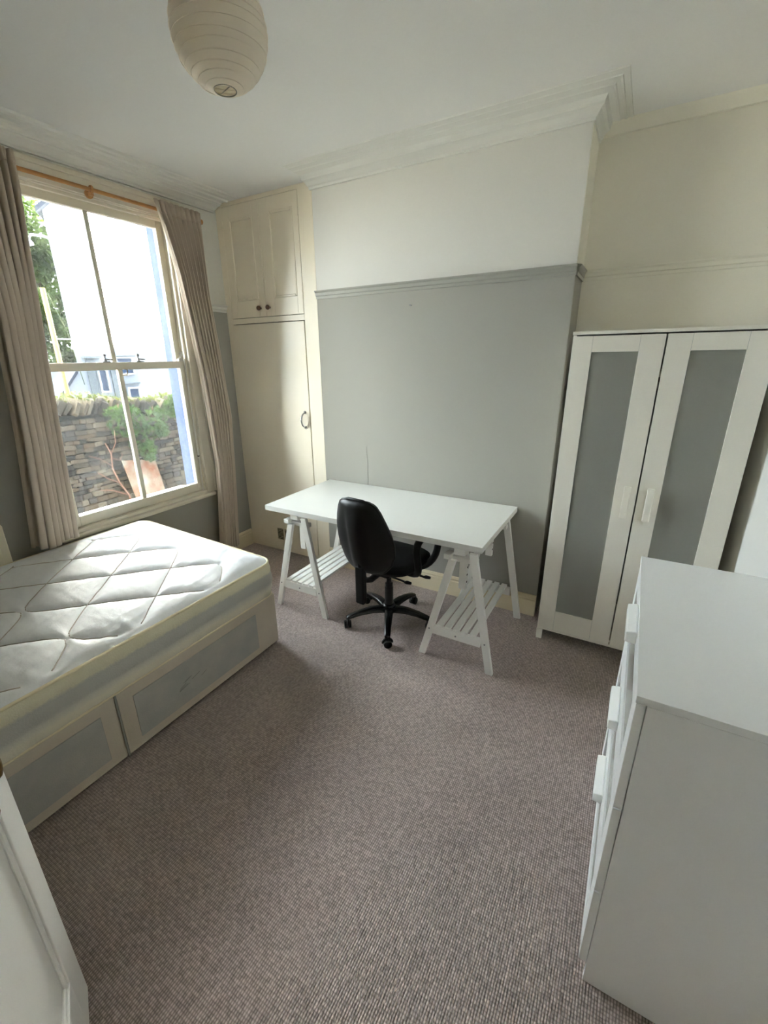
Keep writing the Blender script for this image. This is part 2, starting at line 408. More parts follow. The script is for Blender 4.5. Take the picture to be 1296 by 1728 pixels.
# crack in the paper of the chimney breast and the nail above it
wc = bpy.data.objects['wall_chimney']
cr = [(1.335, .70), (1.336, .80), (1.334, .88), (1.336, .95), (1.328, 1.0), (1.330, 1.06)]
build(B().tube([(x, -.0005, z) for x, z in cr], [.0018, .0022, .002, .002, .0018, .0008], 6), 'paper_crack', m_grey_rail, wc)
nl = B(); nl.lathe([(.0035, 0), (.0035, -.02), (.007, -.02), (.007, -.023)], (1.69, 0, 2.005), 10, 'y')
tag(build(nl, 'nail', m_bolt), 'small nail in the grey chimney breast below the rail', 'nail')

# ---------------------------------------------------------------- window
def window():
    r = empty('window_1', (0, (OY0+OY1)/2, OZ0)); struct(r, 'tall white timber sash window with two sashes of two panes')
    FY0, FY1 = -1.482, -.432           # between the boxes
    b = B(); b.box(-.15, .004, FY1, OY1+.0, OZ0, OZ1); build(b, 'jamb', m_window, r, .002)
    b = B(); b.box(-.15, .004, OY0, FY0, OZ0, OZ1); build(b, 'jamb', m_window, r, .002)
    b = B(); b.box(-.15, .004, FY0, FY1, 2.622, OZ1); build(b, 'head', m_window, r, .002)
    b = B(); b.box(WX-.04, -.03, FY0, FY1, OZ0-.0, .648); build(b, 'outer_sill', m_window, r, .003)
    # architrave with a stepped moulding
    def arch(y0, y1, z0, z1, nm):
        b = B(); b.box(0, .016, y0, y1, z0, z1); o = build(b, nm, m_window, r, .003); return o
    arch(FY1-.004, OY1+.055, .63, 2.725, 'architrave'); arch(OY0-.055, FY0+.004, .63, 2.725, 'architrave'); arch(OY0-.055, OY1+.055, 2.628, 2.725, 'architrave')
    b = B(); b.box(.014, .026, OY1+.035, OY1+.057, .63, 2.73); b.box(.014, .026, OY0-.057, OY0-.035, .63, 2.73); b.box(.014, .03, OY0-.057, OY1+.057, 2.706, 2.735)
    build(b, 'architrave_moulding', m_window, r, .005)
    # stop bead around the inner sash
    b = B(); b.box(-.036, -.016, FY1-.016, FY1, .65, 2.622); build(b, 'stop_bead', m_window, r, .003)
    b = B(); b.box(-.036, -.016, FY0, FY0+.016, .65, 2.622); build(b, 'stop_bead', m_window, r, .003)
    b = B(); b.box(-.036, -.016, FY0, FY1, 2.604, 2.622); build(b, 'stop_bead', m_window, r, .003)
    # inner board and apron
    b = B(); b.box(-.03, .006, FY0, FY1, .628, .652); build(b, 'sill_step', m_window, r, .003)
    b = B(); b.box(-.03, .04, OY0-.07, OY1+.027, .597, .630); build(b, 'window_board', m_window, r, .012, seg=4)
    def sash(nm, x0, x1, z0, z1, zb, zt, gy0, gy1):
        s = B()
        s.box(x0, x1, gy1, FY1-.001, z0, z1); s.box(x0, x1, FY0+.001, gy0, z0, z1)
        s.box(x0, x1, gy0, gy1, z0, zb); s.box(x0, x1, gy0, gy1, zt, z1)
        so_ = build(s, nm, m_window, r, .003)
        g = B(); g.box(x0+.004, x1-.004, -.972, -.942, zb, zt); build(g, 'glazing_bar', m_window, so_, .004)
        for a, c in ((gy0, -.972), (-.942, gy1)):
            p = B(); xm = (x0+x1)/2; p.box(xm-.002, xm+.002, a, c, zb, zt); build(p, 'pane', m_glass, so_)
        return so_
    up = sash('upper_sash', -.122, -.084, 1.645, 2.622, 1.684, 2.572, -1.434, -.478)
    lo = sash('lower_sash', -.078, -.038, .650, 1.684, .718, 1.634, -1.430, -.486)
    # sash horns, fasteners, lift, cord
    h = B(); h.prism([(FY1-.046, 1.684), (FY1-.001, 1.684), (FY1-.001, 1.755), (FY1-.012, 1.75), (FY1-.020, 1.735), (FY1-.016, 1.722), (FY1-.030, 1.71), (FY1-.046, 1.70)], 'x', -.080, -.05)
    build(h, 'sash_stop', m_white_trim, r, .003)
    for y in (-1.035, -.80):
        f = B(); f.box(-.076, -.044, y-.028, y+.028, 1.684, 1.690)
        f.lathe([(.010, 0), (.010, .012), (.005, .014), (.005, .03), (.009, .034), (.009, .045), (.003, .05)], (-.062, y, 1.690), 12)
        f.bar((-.062, y, 1.703), (-.066, y+.05, 1.700), .010, .008, (1, 0, 0))
        build(f, 'sash_fastener', m_bolt, r)
    f = B(); f.tube([(-.037, -.985, 1.64), (-.02, -.985, 1.635), (-.015, -.985, 1.612), (-.015, -.975, 1.600), (-.015, -.935, 1.600), (-.015, -.925, 1.612), (-.02, -.925, 1.635), (-.037, -.925, 1.64)], .004, 8)
    build(f, 'sash_lift', m_cream_trim, r, smooth=True)
    c = B(); c.tube([(-.022, FY1-.022, 1.70), (-.02, FY1-.023, 1.2), (-.02, FY1-.021, .93), (-.022, FY1-.024, .655)], .0055, 8)
    build(c, 'sash_cord', m_cable, r, smooth=True)
    c = B(); c.lathe([(.008, 0), (.008, .008)], (-.021, FY1-.022, .94), 8); build(c, 'cord_clip', m_gap, r)
    # painted masonry outside the frame
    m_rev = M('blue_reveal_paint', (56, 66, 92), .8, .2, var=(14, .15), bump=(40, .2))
    for a, c in ((OY1-.004, OY1+.0), (OY0, OY0+.004)):
        q = B(); q.box(WX, -.15, a, c, OZ0, OZ1); build(q, 'reveal', m_rev, r)
window()

# ---------------------------------------------------------------- built-in cupboard
def cupboard():
    r = thing('alcove_cupboard', 'cream painted built-in cupboard filling the alcove beside the window', 'cupboard', (.47, .15, 0))
    Y = .006
    f = B(); f.box(.0, .062, Y, Y+.03, 0, H-.002); build(f, 'stile', m_cupboard, r, .002)
    f = B(); f.box(.808, CXL-.006, Y, Y+.03, 0, H-.002); build(f, 'stile', m_cupboard, r, .002)
    f = B(); f.box(.062, .808, Y, Y+.03, 1.962, 2.002); build(f, 'rail', m_cupboard, r, .002)
    f = B(); f.box(.062, .808, Y, Y+.03, H-.03, H-.002); build(f, 'rail', m_cupboard, r, .002)
    f = B(); f.box(.062, .808, Y, Y+.03, 0, .035); build(f, 'plinth', m_cupboard, r, .002)
    f = B(); f.box(.03, .85, Y+.036, .28, 0, H-.004); build(f, 'inside', m_gap, r)
    f = B(); f.box(CXL-.006, CXL, Y+.01, Y+.03, 0, H-.002); build(f, 'shadow_joint', m_gap, r)
    def upper(x0, x1, px0, px1, kx, hx):
        z0, z1, pz0, pz1 = 2.005, H-.033, 2.128, 2.692
        b = B(); yf, yb = Y-.002, Y+.022
        b.box(x0, px0, yf, yb, z0, z1); b.box(px1, x1, yf, yb, z0, z1); b.box(px0, px1, yf, yb, z0, pz0); b.box(px0, px1, yf, yb, pz1, z1)
        d = build(b, 'door', m_cupboard, r, .002)
        p = B(); p.box(px0-.002, px1+.002, yf+.010, yb-.004, pz0-.002, pz1+.002); build(p, 'panel', m_cupboard, d)
        mo = B(); t = .016
        for a, c, e, g in ((px0, px0+t, pz0, pz1), (px1-t, px1, pz0, pz1), (px0+t, px1-t, pz0, pz0+t), (px0+t, px1-t, pz1-t, pz1)):
            mo.box(a, c, yf-.003, yf+.011, e, g)
        build(mo, 'moulding', m_cupboard, d, .005, seg=3)
        k = B(); k.lathe([(.008, 0), (.007, -.012), (.014, -.018), (.018, -.026), (.016, -.034), (.008, -.038)], (kx, yf, 2.066), 18, 'y')
        ko = build(k, 'knob', m_knob, d, smooth=True); ko['label'] = 'round brown knob'
        for hz in (2.14, 2.66):
            q = B(); q.lathe([(.005, hz-.03), (.005, hz+.03)], (hx, yf-.002, 0), 8); build(q, 'hinge', m_cupboard, d)
    upper(.064, .438, .128, .372, .384, .066); upper(.441, .806, .530, .757, .478, .806)
    d = B(); d.box(.064, .803, Y-.004, Y+.02, .037, 1.957); dd = build(d, 'door', m_cupboard, r, .003)
    h = B(); x = .758
    h.tube(bezier((x, Y-.006, 1.283), (x-.012, Y-.058, 1.272), (x-.012, Y-.058, 1.176), (x, Y-.006, 1.165), 14), [.006]*3+[.007]*9+[.006]*3, 10)
    h.lathe([(.013, 0), (.012, -.006), (.004, -.010)], (x, Y-.004, 1.285), 14, 'y'); h.lathe([(.013, 0), (.012, -.006), (.004, -.010)], (x, Y-.004, 1.163), 14, 'y')
    ho = build(h, 'handle', m_chrome, dd, smooth=True); ho['label'] = 'chrome D-shaped pull handle'
    m_grille = M('vent_mesh', (190, 178, 150), .5, .4)
    v = B(); x0, x1, z0, z1 = .333, .515, .098, .232
    for a, c, e, g in ((x0, x0+.012, z0, z1), (x1-.012, x1, z0, z1), (x0, x1, z0, z0+.012), (x0, x1, z1-.012, z1), ((x0+x1)/2-.006, (x0+x1)/2+.006, z0, z1)):
        v.box(a, c, Y-.010, Y-.003, e, g)
    vo = build(v, 'vent_frame', m_cupboard, dd, .002)
    g = B(); g.box(x0+.01, x1-.01, Y-.0055, Y-.0045, z0+.01, z1-.01); build(g, 'vent_back', m_gap, vo)
    for i in range(8):
        z = z0+.018+i*.0135; s = B(); s.bar((x0+.012, Y-.007, z), (x1-.012, Y-.007, z), .003, .008, (0, 1, .6)); build(s, 'slat', m_grille, vo)
cupboard()

# ---------------------------------------------------------------- curtains and pole
def pole():
    y0, y1, z, x = -1.98, -.235, 2.648, .062
    r = thing('curtain_pole', 'thin pine curtain pole above the window', 'curtain pole', (x, (y0+y1)/2, z))
    build(B().tube([(x, y0, z), (x, y1, z)], .011, 14), 'rod', m_pole, r, smooth=True)
    for y, s in ((y0, -1), (y1, 1)):
        f = B(); f.lathe([(.010, 0), (.016, .004*s), (.016, .010*s), (.011, .014*s), (.019, .028*s), (.017, .042*s), (.006, .050*s)], (x, y, z), 14, 'y'); build(f, 'finial', m_pole, r, smooth=True)
    for y in (-.985, -1.9, -.26):
        f = B(); f.lathe([(.024, .0265 if abs(y+.985) < .01 else 0.001), (.024, .036), (.011, .042), (.011, .05)], (0, y, z-.018), 14, 'x'); f.box(.04, x+.004, y-.009, y+.009, z-.03, z-.012)
        f.tube([(x+.018*math.cos(a), y, z+.018*math.sin(a)) for a in [i*math.pi/8 for i in range(16)]], .006, 8, closed=True)
        build(f, 'bracket', m_pole, r, smooth=False)
pole()
def curtain(name, label, yin, yout, ztop, zbot, folds, amp, seed, xc):
    rnd = random.Random(seed); ph = [rnd.uniform(-.7, .7) for _ in range(12)]; am = [rnd.uniform(.55, 1.2) for _ in range(folds+3)]
    def fn(u, v):
        z = ztop + (zbot-ztop)*v
        a, b_ = interp(yin, z), interp(yout, z)
        drift = .10*math.sin(v*2.2+ph[0])*math.sin(math.pi*u) + .04*math.sin(v*5+ph[1]+u*4)*math.sin(math.pi*u)
        uu = u + drift*.7*min(1, v*4)
        t = uu*folds
        k = am[int(t) % len(am)]*(1-(t % 1)) + am[(int(t)+1) % len(am)]*(t % 1)
        w_ = math.sin(2*math.pi*t); w_ = math.copysign(abs(w_)**.75, w_)
        head = math.exp(-(v/.035)**2)
        x = xc + amp*k*w_*(1-.65*head) + .006*math.sin(2*math.pi*folds*3*u)*head + .012*v*math.sin(3*u+ph[2])
        y = a+(b_-a)*u + .012*math.sin(4*math.pi*t+ph[3])*min(1, v*3)
        zz = z + (.012*math.sin(7*u+ph[4]) if v > .98 else 0)
        return (max(x, .078), y, zz)
    b = B(); b.grid(fn, 130, 70)
    root = empty(name, (xc, (interp(yin, zbot)+interp(yout, zbot))/2, zbot)); tag(root, label, 'curtain', 'curtains at the window')
    build(b, 'drape', m_curtain, root, smooth=True, solid=.003)
    hd = B()
    def fh(u, v):
        p = fn(u, .002+v*.028); return (p[0]+.004, p[1], p[2])
    hd.grid(fh, 130, 4); build(hd, 'heading_tape', m_curtain, root, smooth=True, solid=.004)
curtain('curtain', 'taupe pleated curtain at the radiator end of the window',
        [(.5, -1.560), (1.26, -1.510), (1.73, -1.480), (2.2, -1.440), (2.70, -1.392)], [(.5, -1.79), (1.26, -1.705), (1.9, -1.65), (2.70, -1.65)], 2.705, .652, 7, .038, 3, .118)
curtain('curtain', 'taupe pleated curtain at the cupboard end of the window',
        [(.1, -.455), (.55, -.405), (.88, -.382), (1.55, -.414), (1.9, -.455), (2.245, -.499), (2.69, -.608)], [(.1, -.282), (.7, -.225), (1.25, -.183), (2.15, -.252), (2.69, -.245)], 2.690, .13, 9, .034, 8, .112)

# ---------------------------------------------------------------- radiator
def radiator():
    y0, y1, z0, z1 = -2.75, -1.872, .16, .828
    r = thing('radiator', 'cream panel radiator on the window wall behind the bed', 'radiator', (.04, (y0+y1)/2, z0))
    b = B(); b.box(.022, .062, y0, y1, z0, z1); build(b, 'panel', m_rad, r, .01, seg=3)
    n = 18; p = (y1-y0-.07)/n
    for i in range(n):
        y = y0+.035+p*i; q = B(); q.box(.060, .068, y+.006, y+p-.006, z0+.04, z1-.04); build(q, 'fluting', m_rad, r, .004)
    b = B(); b.tube([(.04, y1-.04, z0+.01), (.04, y1-.04, .0)], .008, 10); build(b, 'pipe', m_chrome, r, smooth=True)
    b = B(); b.tube([(.04, y0+.04, z0+.01), (.04, y0+.04, .0)], .008, 10); build(b, 'pipe', m_chrome, r, smooth=True)
    for ya in (y0+.2, y1-.24):
        b = B(); b.box(.001, .024, ya, ya+.04, z0+.1, z1-.1); build(b, 'bracket', m_rad, r)
radiator()

# ---------------------------------------------------------------- bed
BX0, BX1, BY0, BY1 = .095, 1.335, -2.975, -1.085
def bed():
    r = thing('divan_base', 'cloth-covered divan bed base with two damask side panels', 'bed base', ((BX0+BX1)/2, (BY0+BY1)/2, 0))
    ym = -2.075
    for a, c in ((ym+.002, BY1), (BY0, ym-.002)):
        b = B(); b.box(BX0+.005, BX1-.016, a, c, .012, .352); build(b, 'base_half', m_base_cloth, r, .012, seg=3)
        for fx in (BX0+.1, BX1-.12):
            for fy in (a+.1, c-.1):
                f = B(); f.lathe([(.02, 0), (.022, .014)], (fx, fy, 0), 12); build(f, 'glide', m_black_pl, r)
    # damask panels let into each side, a little proud, and the piping between the halves
    for a, c in ((-2.005, -1.255), (-2.93, -2.145)):
        b = B(); b.box(BX1-.02, BX1-.0135, a, c, .062, .292); p = build(b, 'side_panel', m_base_panel, r, .003)
        p['label'] = 'blue grey damask panel'
        rnd = random.Random(int(-a*100)); yc = (a+c)/2-.05
        for i in range(7):
            y = yc+rnd.uniform(-.09, .09); z = .17+rnd.uniform(-.025, .025); l = rnd.uniform(.03, .07)
            q = B(); q.bar((BX1-.0132, y-l/2, z-.006), (BX1-.0132, y+l/2, z+.006), .0012, .003, (1, 0, 0)); build(q, 'weave_streak', m_base_mark, p)
    b = B(); b.tube([(BX1-.016, ym, .015), (BX1-.0145, ym, .18), (BX1-.016, ym, .35)], .005, 8); build(b, 'seam', m_base_mark, r, smooth=True)
    # mattress
    MX0, MX1, MY0, MY1 = BX0-.01, BX1+.003, BY0-.005, BY1+.012
    zt, zb = .566, .3535
    m = thing('mattress', 'white quilted double mattress with cream piped edges', 'mattress', ((MX0+MX1)/2, (MY0+MY1)/2, zb))
    rc = .085
    def corner_xy(u):  # rounded rectangle outline, u in 0..1
        pts = []
        for cx, cy, a0 in ((MX1-rc, MY1-rc, 0), (MX0+rc, MY1-rc, 90), (MX0+rc, MY0+rc, 180), (MX1-rc, MY0+rc, 270)):
            for i in range(9):
                a = R(a0+i*90/8); pts.append((cx+rc*math.cos(a), cy+rc*math.sin(a), math.cos(a), math.sin(a)))
        return pts
    out0 = corner_xy(0); out = []
    for i in range(len(out0)):        # subdivide the straight runs
        a, c = out0[i], out0[(i+1) % len(out0)]; d = math.hypot(a[0]-c[0], a[1]-c[1]); k = max(1, int(d/.03))
        for j in range(k):
            t = j/k; out.append((a[0]+(c[0]-a[0])*t, a[1]+(c[1]-a[1])*t, a[2]+(c[2]-a[2])*t, a[3]+(c[3]-a[3])*t))
    zl = lambda x: zt + .042*(1-(x-MX0)/(MX1-MX0))      # the mattress sits a touch higher against the wall
    rings = 14; s = B(); vs = []
    for k in range(rings+1):
        t = k/rings
        for i, (x, y, nx, ny) in enumerate(out):
            bul = .020*math.sin(math.pi*t)**.7 - .006*math.exp(-((t-.36)/.05)**2) - .005*math.exp(-((t-.70)/.05)**2)
            bul += .004*mnoise.noise((x*9, y*9, t*4)) + .003*mnoise.noise((x*28, y*28, t*3))
            vs.append((x+nx*bul-nx*.012, y+ny*bul-ny*.012, zb+(zl(x)-zb)*t))
    N = len(out); s.add(vs, [(k*N+i, k*N+(i+1) % N, (k+1)*N+(i+1) % N, (k+1)*N+i) for k in range(rings) for i in range(N)] + [tuple(range(N))[::-1]])
    build(s, 'border', m_matt_side, m, smooth=True)
    for t, zz in ((1, None), (0, .3605)):
        q = B(); q.tube([(x-nx*.010, y-ny*.010, (zl(x) if zz is None else zz)) for x, y, nx, ny in out], .0065, 8, closed=True); build(q, 'piping', m_piping, m, smooth=True)
    # quilted top
    def line_d(x, y):
        best = .2
        for v0 in (-1.315, -2.125):
            v = (v0-y)/.1975
            if v < -.35 or v > 4.35: continue
            if v < 0 or v > 4:
                dv = (-v if v < 0 else v-4); ve = 0 if v < 0 else 4; pen = dv*.1975
            else:
                rr = .30; q = v if v < 2 else 4-v
                ve = 2*math.sqrt(max((q+rr)**2-rr*rr, 0))/math.sqrt((2+rr)**2-rr*rr); ve = ve if v < 2 else 4-ve; pen = 0
            u = (x-.765)/.1875
            for sgn in (1, -1):
                d = abs(((u+sgn*ve+1) % 2)-1)*.1875*.72
                best = min(best, math.hypot(d, pen))
        ex = min(x-.20, 1.275-x)
        if ex < 0: best = math.hypot(best, -ex*.9)
        return best
    nx_, ny_ = 150, 228
    def top(u, v):
        x = MX0+(MX1-MX0)*u; y = MY0+(MY1-MY0)*v
        # squeeze the corners round
        cx = min(max(x, MX0+rc), MX1-rc); cy = min(max(y, MY0+rc), MY1-rc); dx, dy = x-cx, y-cy; l = math.hypot(dx, dy)
        if dx and dy:
            mx_ = max(abs(dx), abs(dy)); f = mx_/l; x, y = cx+dx*f, cy+dy*f
        e = min(x-MX0, MX1-x, y-MY0, MY1-y); 
        if dx and dy: e = rc-math.hypot(x-cx, y-cy)
        e = max(e, 0)
        dome = .030*(1-math.exp(-e/.12)) 
        d = line_d(x, y)
        quilt = .019*(1-math.exp(-(d/.030))) - .004
        fade = 1-math.exp(-(e/.05)**2)
        z = zl(x) + dome + quilt*fade
        # puckers running off the stitching, strongest near the edge
        a = mnoise.noise((x*30+y*8, y*7, 1.3))*.004 + mnoise.noise((x*12, y*34, 5.1))*.003
        z += a*fade*(.5+.5*math.exp(-((e-.11)/.08)**2)) + .004*mnoise.noise((x*5, y*5, 9))*fade
        return (x+(0.010 if x < (MX0+MX1)/2 else -.010)*math.exp(-e/.02), y+(.010 if y < (MY0+MY1)/2 else -.010)*math.exp(-e/.02), z)
    t = B(); t.grid(top, nx_, ny_); qt = build(t, 'quilted_top', m_matt, m, smooth=True)
    # stitched lines following the quilting
    m_st = M('stitching', (186, 176, 166), .8, .2)
    rr = .30; kk = math.sqrt((2+rr)**2-rr*rr)
    for v0 in (-1.315, -2.125):
        for c0 in range(-8, 9, 2):
            for sgn in (1, -1):
                pts = []
                for i in range(61):
                    v = 4*i/60; q = v if v < 2 else 4-v
                    ve = 2*math.sqrt(max((q+rr)**2-rr*rr, 0))/kk; ve = ve if v < 2 else 4-ve
                    x = .765+.1875*(c0-sgn*ve); y = v0-.1975*v
                    if .19 < x < 1.285 and MY0+.05 < y < MY1-.05:
                        p = top((x-MX0)/(MX1-MX0), (y-MY0)/(MY1-MY0)); pts.append((p[0], p[1], p[2]+.0026))
                    elif pts: break
                if len(pts) > 3: q = B(); q.tube(pts, .0024, 5); build(q, 'stitch_line', m_st, qt, smooth=True)
bed()

# ---------------------------------------------------------------- desk
DKX, DKY, DKZ = .977, -.006, .7617
tt = B(); tt.box(DKX, DKX+1.5, DKY-.75, DKY, DKZ-.034, DKZ)
m_desk = M('white_desk_laminate', (226, 226, 221), .35, .5)
tag(build(tt, 'tabletop', m_desk, None, .0015), 'long white rectangular desk top resting on two trestles', 'desk top')
def trestle(name, x0, y0, y1, label):
    """feet span x0 .. x0+.435 at floor; ends at y0 (front) and y1 (back)"""
    w = .435; xc = x0+w/2; zt = DKZ-.034
    r = thing(name, label, 'trestle', (xc, (y0+y1)/2, 0), group='trestles under the desk')
    yo = {0: y0, 1: y1}
    sl = (x0+.012, x0+w-.012); tp = (xc-.034, xc+.082)
    for e, y in yo.items():
        s = 1 if e == 0 else -1
        ya = y+s*.012
        # the two splayed legs; the outer one runs higher than the inner one
        for k, (fx, tx, tz) in enumerate(((sl[0], xc-.040, .655), (sl[1], xc+.072, .712))):
            l = B(); p0, p1 = Vector((fx, ya, 0)), Vector((tx, ya, tz)); dx = .021
            vs = [(p0.x-dx, ya-.012, 0), (p0.x+dx, ya-.012, 0), (p0.x+dx, ya+.012, 0), (p0.x-dx, ya+.012, 0), (p1.x-dx, ya-.012, tz), (p1.x+dx, ya-.012, tz), (p1.x+dx, ya+.012, tz), (p1.x-dx, ya+.012, tz)]
            l.add(vs, [(0,3,2,1),(4,5,6,7),(0,1,5,4),(1,2,6,5),(2,3,7,6),(3,0,4,7)]); lo = build(l, 'leg', m_trestle, r, .002)
            q = B(); q.lathe([(.005, 0), (.005, -s*.003)], (fx+(tx-fx)*.27, y-s*.0002, .19), 10, 'y'); build(q, 'bolt', m_bolt, lo)
        # lower cross rail
        c = B(); c.box(x0+.075, x0+w-.075, y+s*.002, y+s*.022, .158, .214) if s > 0 else c.box(x0+.075, x0+w-.075, y-.022, y-.002, .158, .214)
        co = build(c, 'cross_rail', m_trestle, r, .002)
        q = B(); q.lathe([(.005, 0), (.005, -s*.003)], (xc, y+s*.002, .185), 10, 'y'); build(q, 'bolt', m_bolt, co)
        # upper bracket tying the leg heads and gripping the height post
        c = B(); yb0, yb1 = sorted((y+s*.026, y+s*.062)); c.box(xc-.085, xc+.09, yb0, yb1, .640, .668); build(c, 'bracket', m_trestle, r, .002)
        c = B(); yb0, yb1 = sorted((y-s*.004, y+s*.062)); c.box(xc-.088, xc-.048, yb0, yb1, .655, .683); build(c, 'stub', m_trestle, r, .002)
        # height post with its row of peg holes
        c = B(); ya2 = y+s*.085; c.box(xc-.022, xc+.020, ya2-.014, ya2+.014, .455, zt-.036); po = build(c, 'height_post', m_trestle, r, .002)
        for i in range(4):
            q = B(); q.lathe([(.006, -.001), (.006, .0012)], (xc+.020, ya2, .50+i*.045), 10, 'x'); build(q, 'peg_hole', m_hole, po)
    c = B(); c.box(xc-.032, xc+.030, y0-.0, y1+.0, zt-.036, zt-.0005); build(c, 'top_beam', m_trestle, r, .002)
    xs0, xs1 = x0+.10, x0+w-.10; n = 5; sw = .036; gap = (xs1-xs0-sw)/(n-1)
    for i in range(n):
        s_ = B(); xa = xs0+gap*i; s_.box(xa, xa+sw, y0+.003, y1-.003, .2145, .2305); build(s_, 'slat', m_trestle, r, .002)
trestle('trestle', 2.139, -.752, -.078, 'white slatted trestle under the wardrobe end of the desk')
trestle('trestle', .997, -.742, -.066, 'white slatted trestle under the window end of the desk')

# ---------------------------------------------------------------- office chair
def office_chair():
    fac = math.atan2(.99, .10)-math.pi/2          # chair built facing +y, turned by this
    r = thing('office_chair', 'black swivel office chair tucked under the desk, back to the camera', 'chair', (1.815, -.545, 0), fac)
    # five-star base
    hub = B(); hub.lathe([(.034, .075), (.044, .08), (.044, .125), (.036, .14), (.03, .14)], (0, 0, 0), 20); build(hub, 'hub', m_black_gl, r, smooth=True, local=True)
    for k in range(5):
        a = R(-63.6+72*k)-fac; d = Vector((math.cos(a), math.sin(a), 0)); p = Vector((-d.y, d.x, 0))
        leg = B(); secs = [(.03, .104, .030, .020), (.12, .110, .026, .018), (.20, .100, .022, .015), (.262, .084, .019, .013), (.292, .074, .018, .010)]
        vs = []
        for t, z, w_, h_ in secs:
            c = d*t+Vector((0, 0, z))
            vs += [c+p*w_-Vector((0, 0, h_)), c-p*w_-Vector((0, 0, h_)), c-p*w_+Vector((0, 0, h_*.6)), c-p*w_*.5+Vector((0, 0, h_)), c+p*w_*.5+Vector((0, 0, h_)), c+p*w_+Vector((0, 0, h_*.6))]
        fs = [(i*6+j, i*6+(j+1) % 6, (i+1)*6+(j+1) % 6, (i+1)*6+j) for i in range(4) for j in range(6)] + [tuple(range(6))[::-1], tuple(24+j for j in range(6))]
        leg.add(vs, fs); build(leg, 'base_leg', m_black_gl, r, .004, smooth=True, local=True)
        c = d*.285; sw = R(40*k+15); ax = Vector((math.cos(a+sw), math.sin(a+sw), 0))
        cst = B(); cst.tube([c+Vector((0, 0, .078)), c+Vector((0, 0, .05))], .008, 10)
        for sg in (-1, 1):
            q = c+ax*(sg*.013)
            cst.tube([q-ax*.010+Vector((0, 0, .026)), q-ax*.008+Vector((0, 0, .026)), q+ax*.008+Vector((0, 0, .026)), q+ax*.010+Vector((0, 0, .026))], [.020, .026, .026, .020], 18)
        co = build(cst, 'caster', m_black_pl, r, smooth=False, local=True)
        hd = B(); tdir = Vector((-ax.y, ax.x, 0))
        hd.tube([c+Vector((0, 0, .03))+tdir*(.03*math.cos(t))+Vector((0, 0, .03*math.sin(t))) for t in [i*math.pi/8 for i in range(9)]], .008, 8); build(hd, 'hood', m_black_pl, co, smooth=True, local=True)
    col = B(); col.lathe([(.028, .13), (.028, .26), (.025, .262), (.025, .29), (.016, .292), (.016, .40)], (0, 0, 0), 20); build(col, 'gas_column', m_black_pl, r, smooth=False, local=True)
    mech = B(); mech.box(-.085, .085, -.13, .11, .392, .432); mo = build(mech, 'tilt_mechanism', m_black_pl, r, .012, local=True)
    for y, z, l in ((.02, .408, .30), (-.09, .398, .23)):
        lv = B(); lv.tube([(.07, y, z), (.18, y, z-.006), (l-.045, y-.01, z-.004), (l-.03, y-.01, z), (l, y-.012, z+.004)], [.006, .006, .007, .012, .009], 10); build(lv, 'lever', m_black_pl, mo, smooth=True, local=True)
    # seat
    def seatf(u, v):
        a = 2*math.pi*u; n_ = 3.2
        ca, sa = math.cos(a), math.sin(a)
        sx = math.copysign(abs(ca)**(2/n_), ca)*.235; sy = math.copysign(abs(sa)**(2/n_), sa)*.225
        prof_ = [(.0, .438), (.80, .438), (.95, .450), (1.0, .470), (.98, .492), (.90, .505), (.55, .508), (0, .502)]
        t = v*(len(prof_)-1); i = min(int(t), len(prof_)-2); f = t-i
        k = prof_[i][0]*(1-f)+prof_[i+1][0]*f; z = prof_[i][1]*(1-f)+prof_[i+1][1]*f
        return (sx*k, sy*k+.02, z-.018*max(0, sy*k/.225)**3)
    s = B(); s.grid(seatf, 48, 28); build(s, 'seat', m_black_fab, r, smooth=True, local=True)
    # backrest: cushion in front, plastic shell behind with a raised spine
    def outline(t):   # half width by height 0..1
        return interp([(0, .075), (.06, .130), (.16, .172), (.30, .196), (.45, .200), (.60, .188), (.74, .166), (.86, .143), (.94, .120), (.985, .085), (1, .05)], t)
    def backf(depth, bulge, spine):
        def fn(u, v):
            zz = .475+.475*v; hw = outline(v)*(1.0 if depth else .985); sx = math.sin((u-.5)*math.pi)
            x = hw*sx
            edge = math.sqrt(max(0, 1-abs(sx)**4))*min(1, (v/.08))**.5*min(1, ((1-v)/.06))**.5
            yb_ = -.245-.085*v+.050*(x/.2)**2 + .035*math.sin(math.pi*v)*-1*.3
            y = yb_ - bulge*edge
            if spine: y -= .020*math.exp(-(abs(x)/.052)**4)*min(1, (1-v)*3.0)*min(1, .4+v*3)
            return (x, y, zz)
        return fn
    sh = B(); sh.grid(backf(0, .030, True), 40, 40); build(sh, 'back_shell', m_black_pl, r, smooth=True, local=True, solid=.006)
    cu = B(); cu.grid(backf(1, -.045, False), 40, 40); build(cu, 'backrest', m_black_fab, r, smooth=True, local=True, solid=.012)
    rim = B(); pts = [backf(1, 0, False)(0, i/30) for i in range(31)] + [backf(1, 0, False)(1, 1-i/30) for i in range(31)]
    rim.tube(pts, .009, 8, closed=True); build(rim, 'back_edging', m_black_pl, r, smooth=True, local=True)
    # bar carrying the backrest, with its ribbed height sleeve
    bar = B(); bar.tube([(0, -.08, .408), (0, -.20, .400), (0, -.262, .425), (0, -.290, .50), (0, -.305, .62)], [.020]*5, 8); build(bar, 'back_bar', m_black_pl, r, smooth=True, local=True)
    sl = B(); sl.box(-.030, .030, -.316, -.276, .285, .53); so_ = build(sl, 'height_sleeve', m_black_pl, r, .008, local=True)
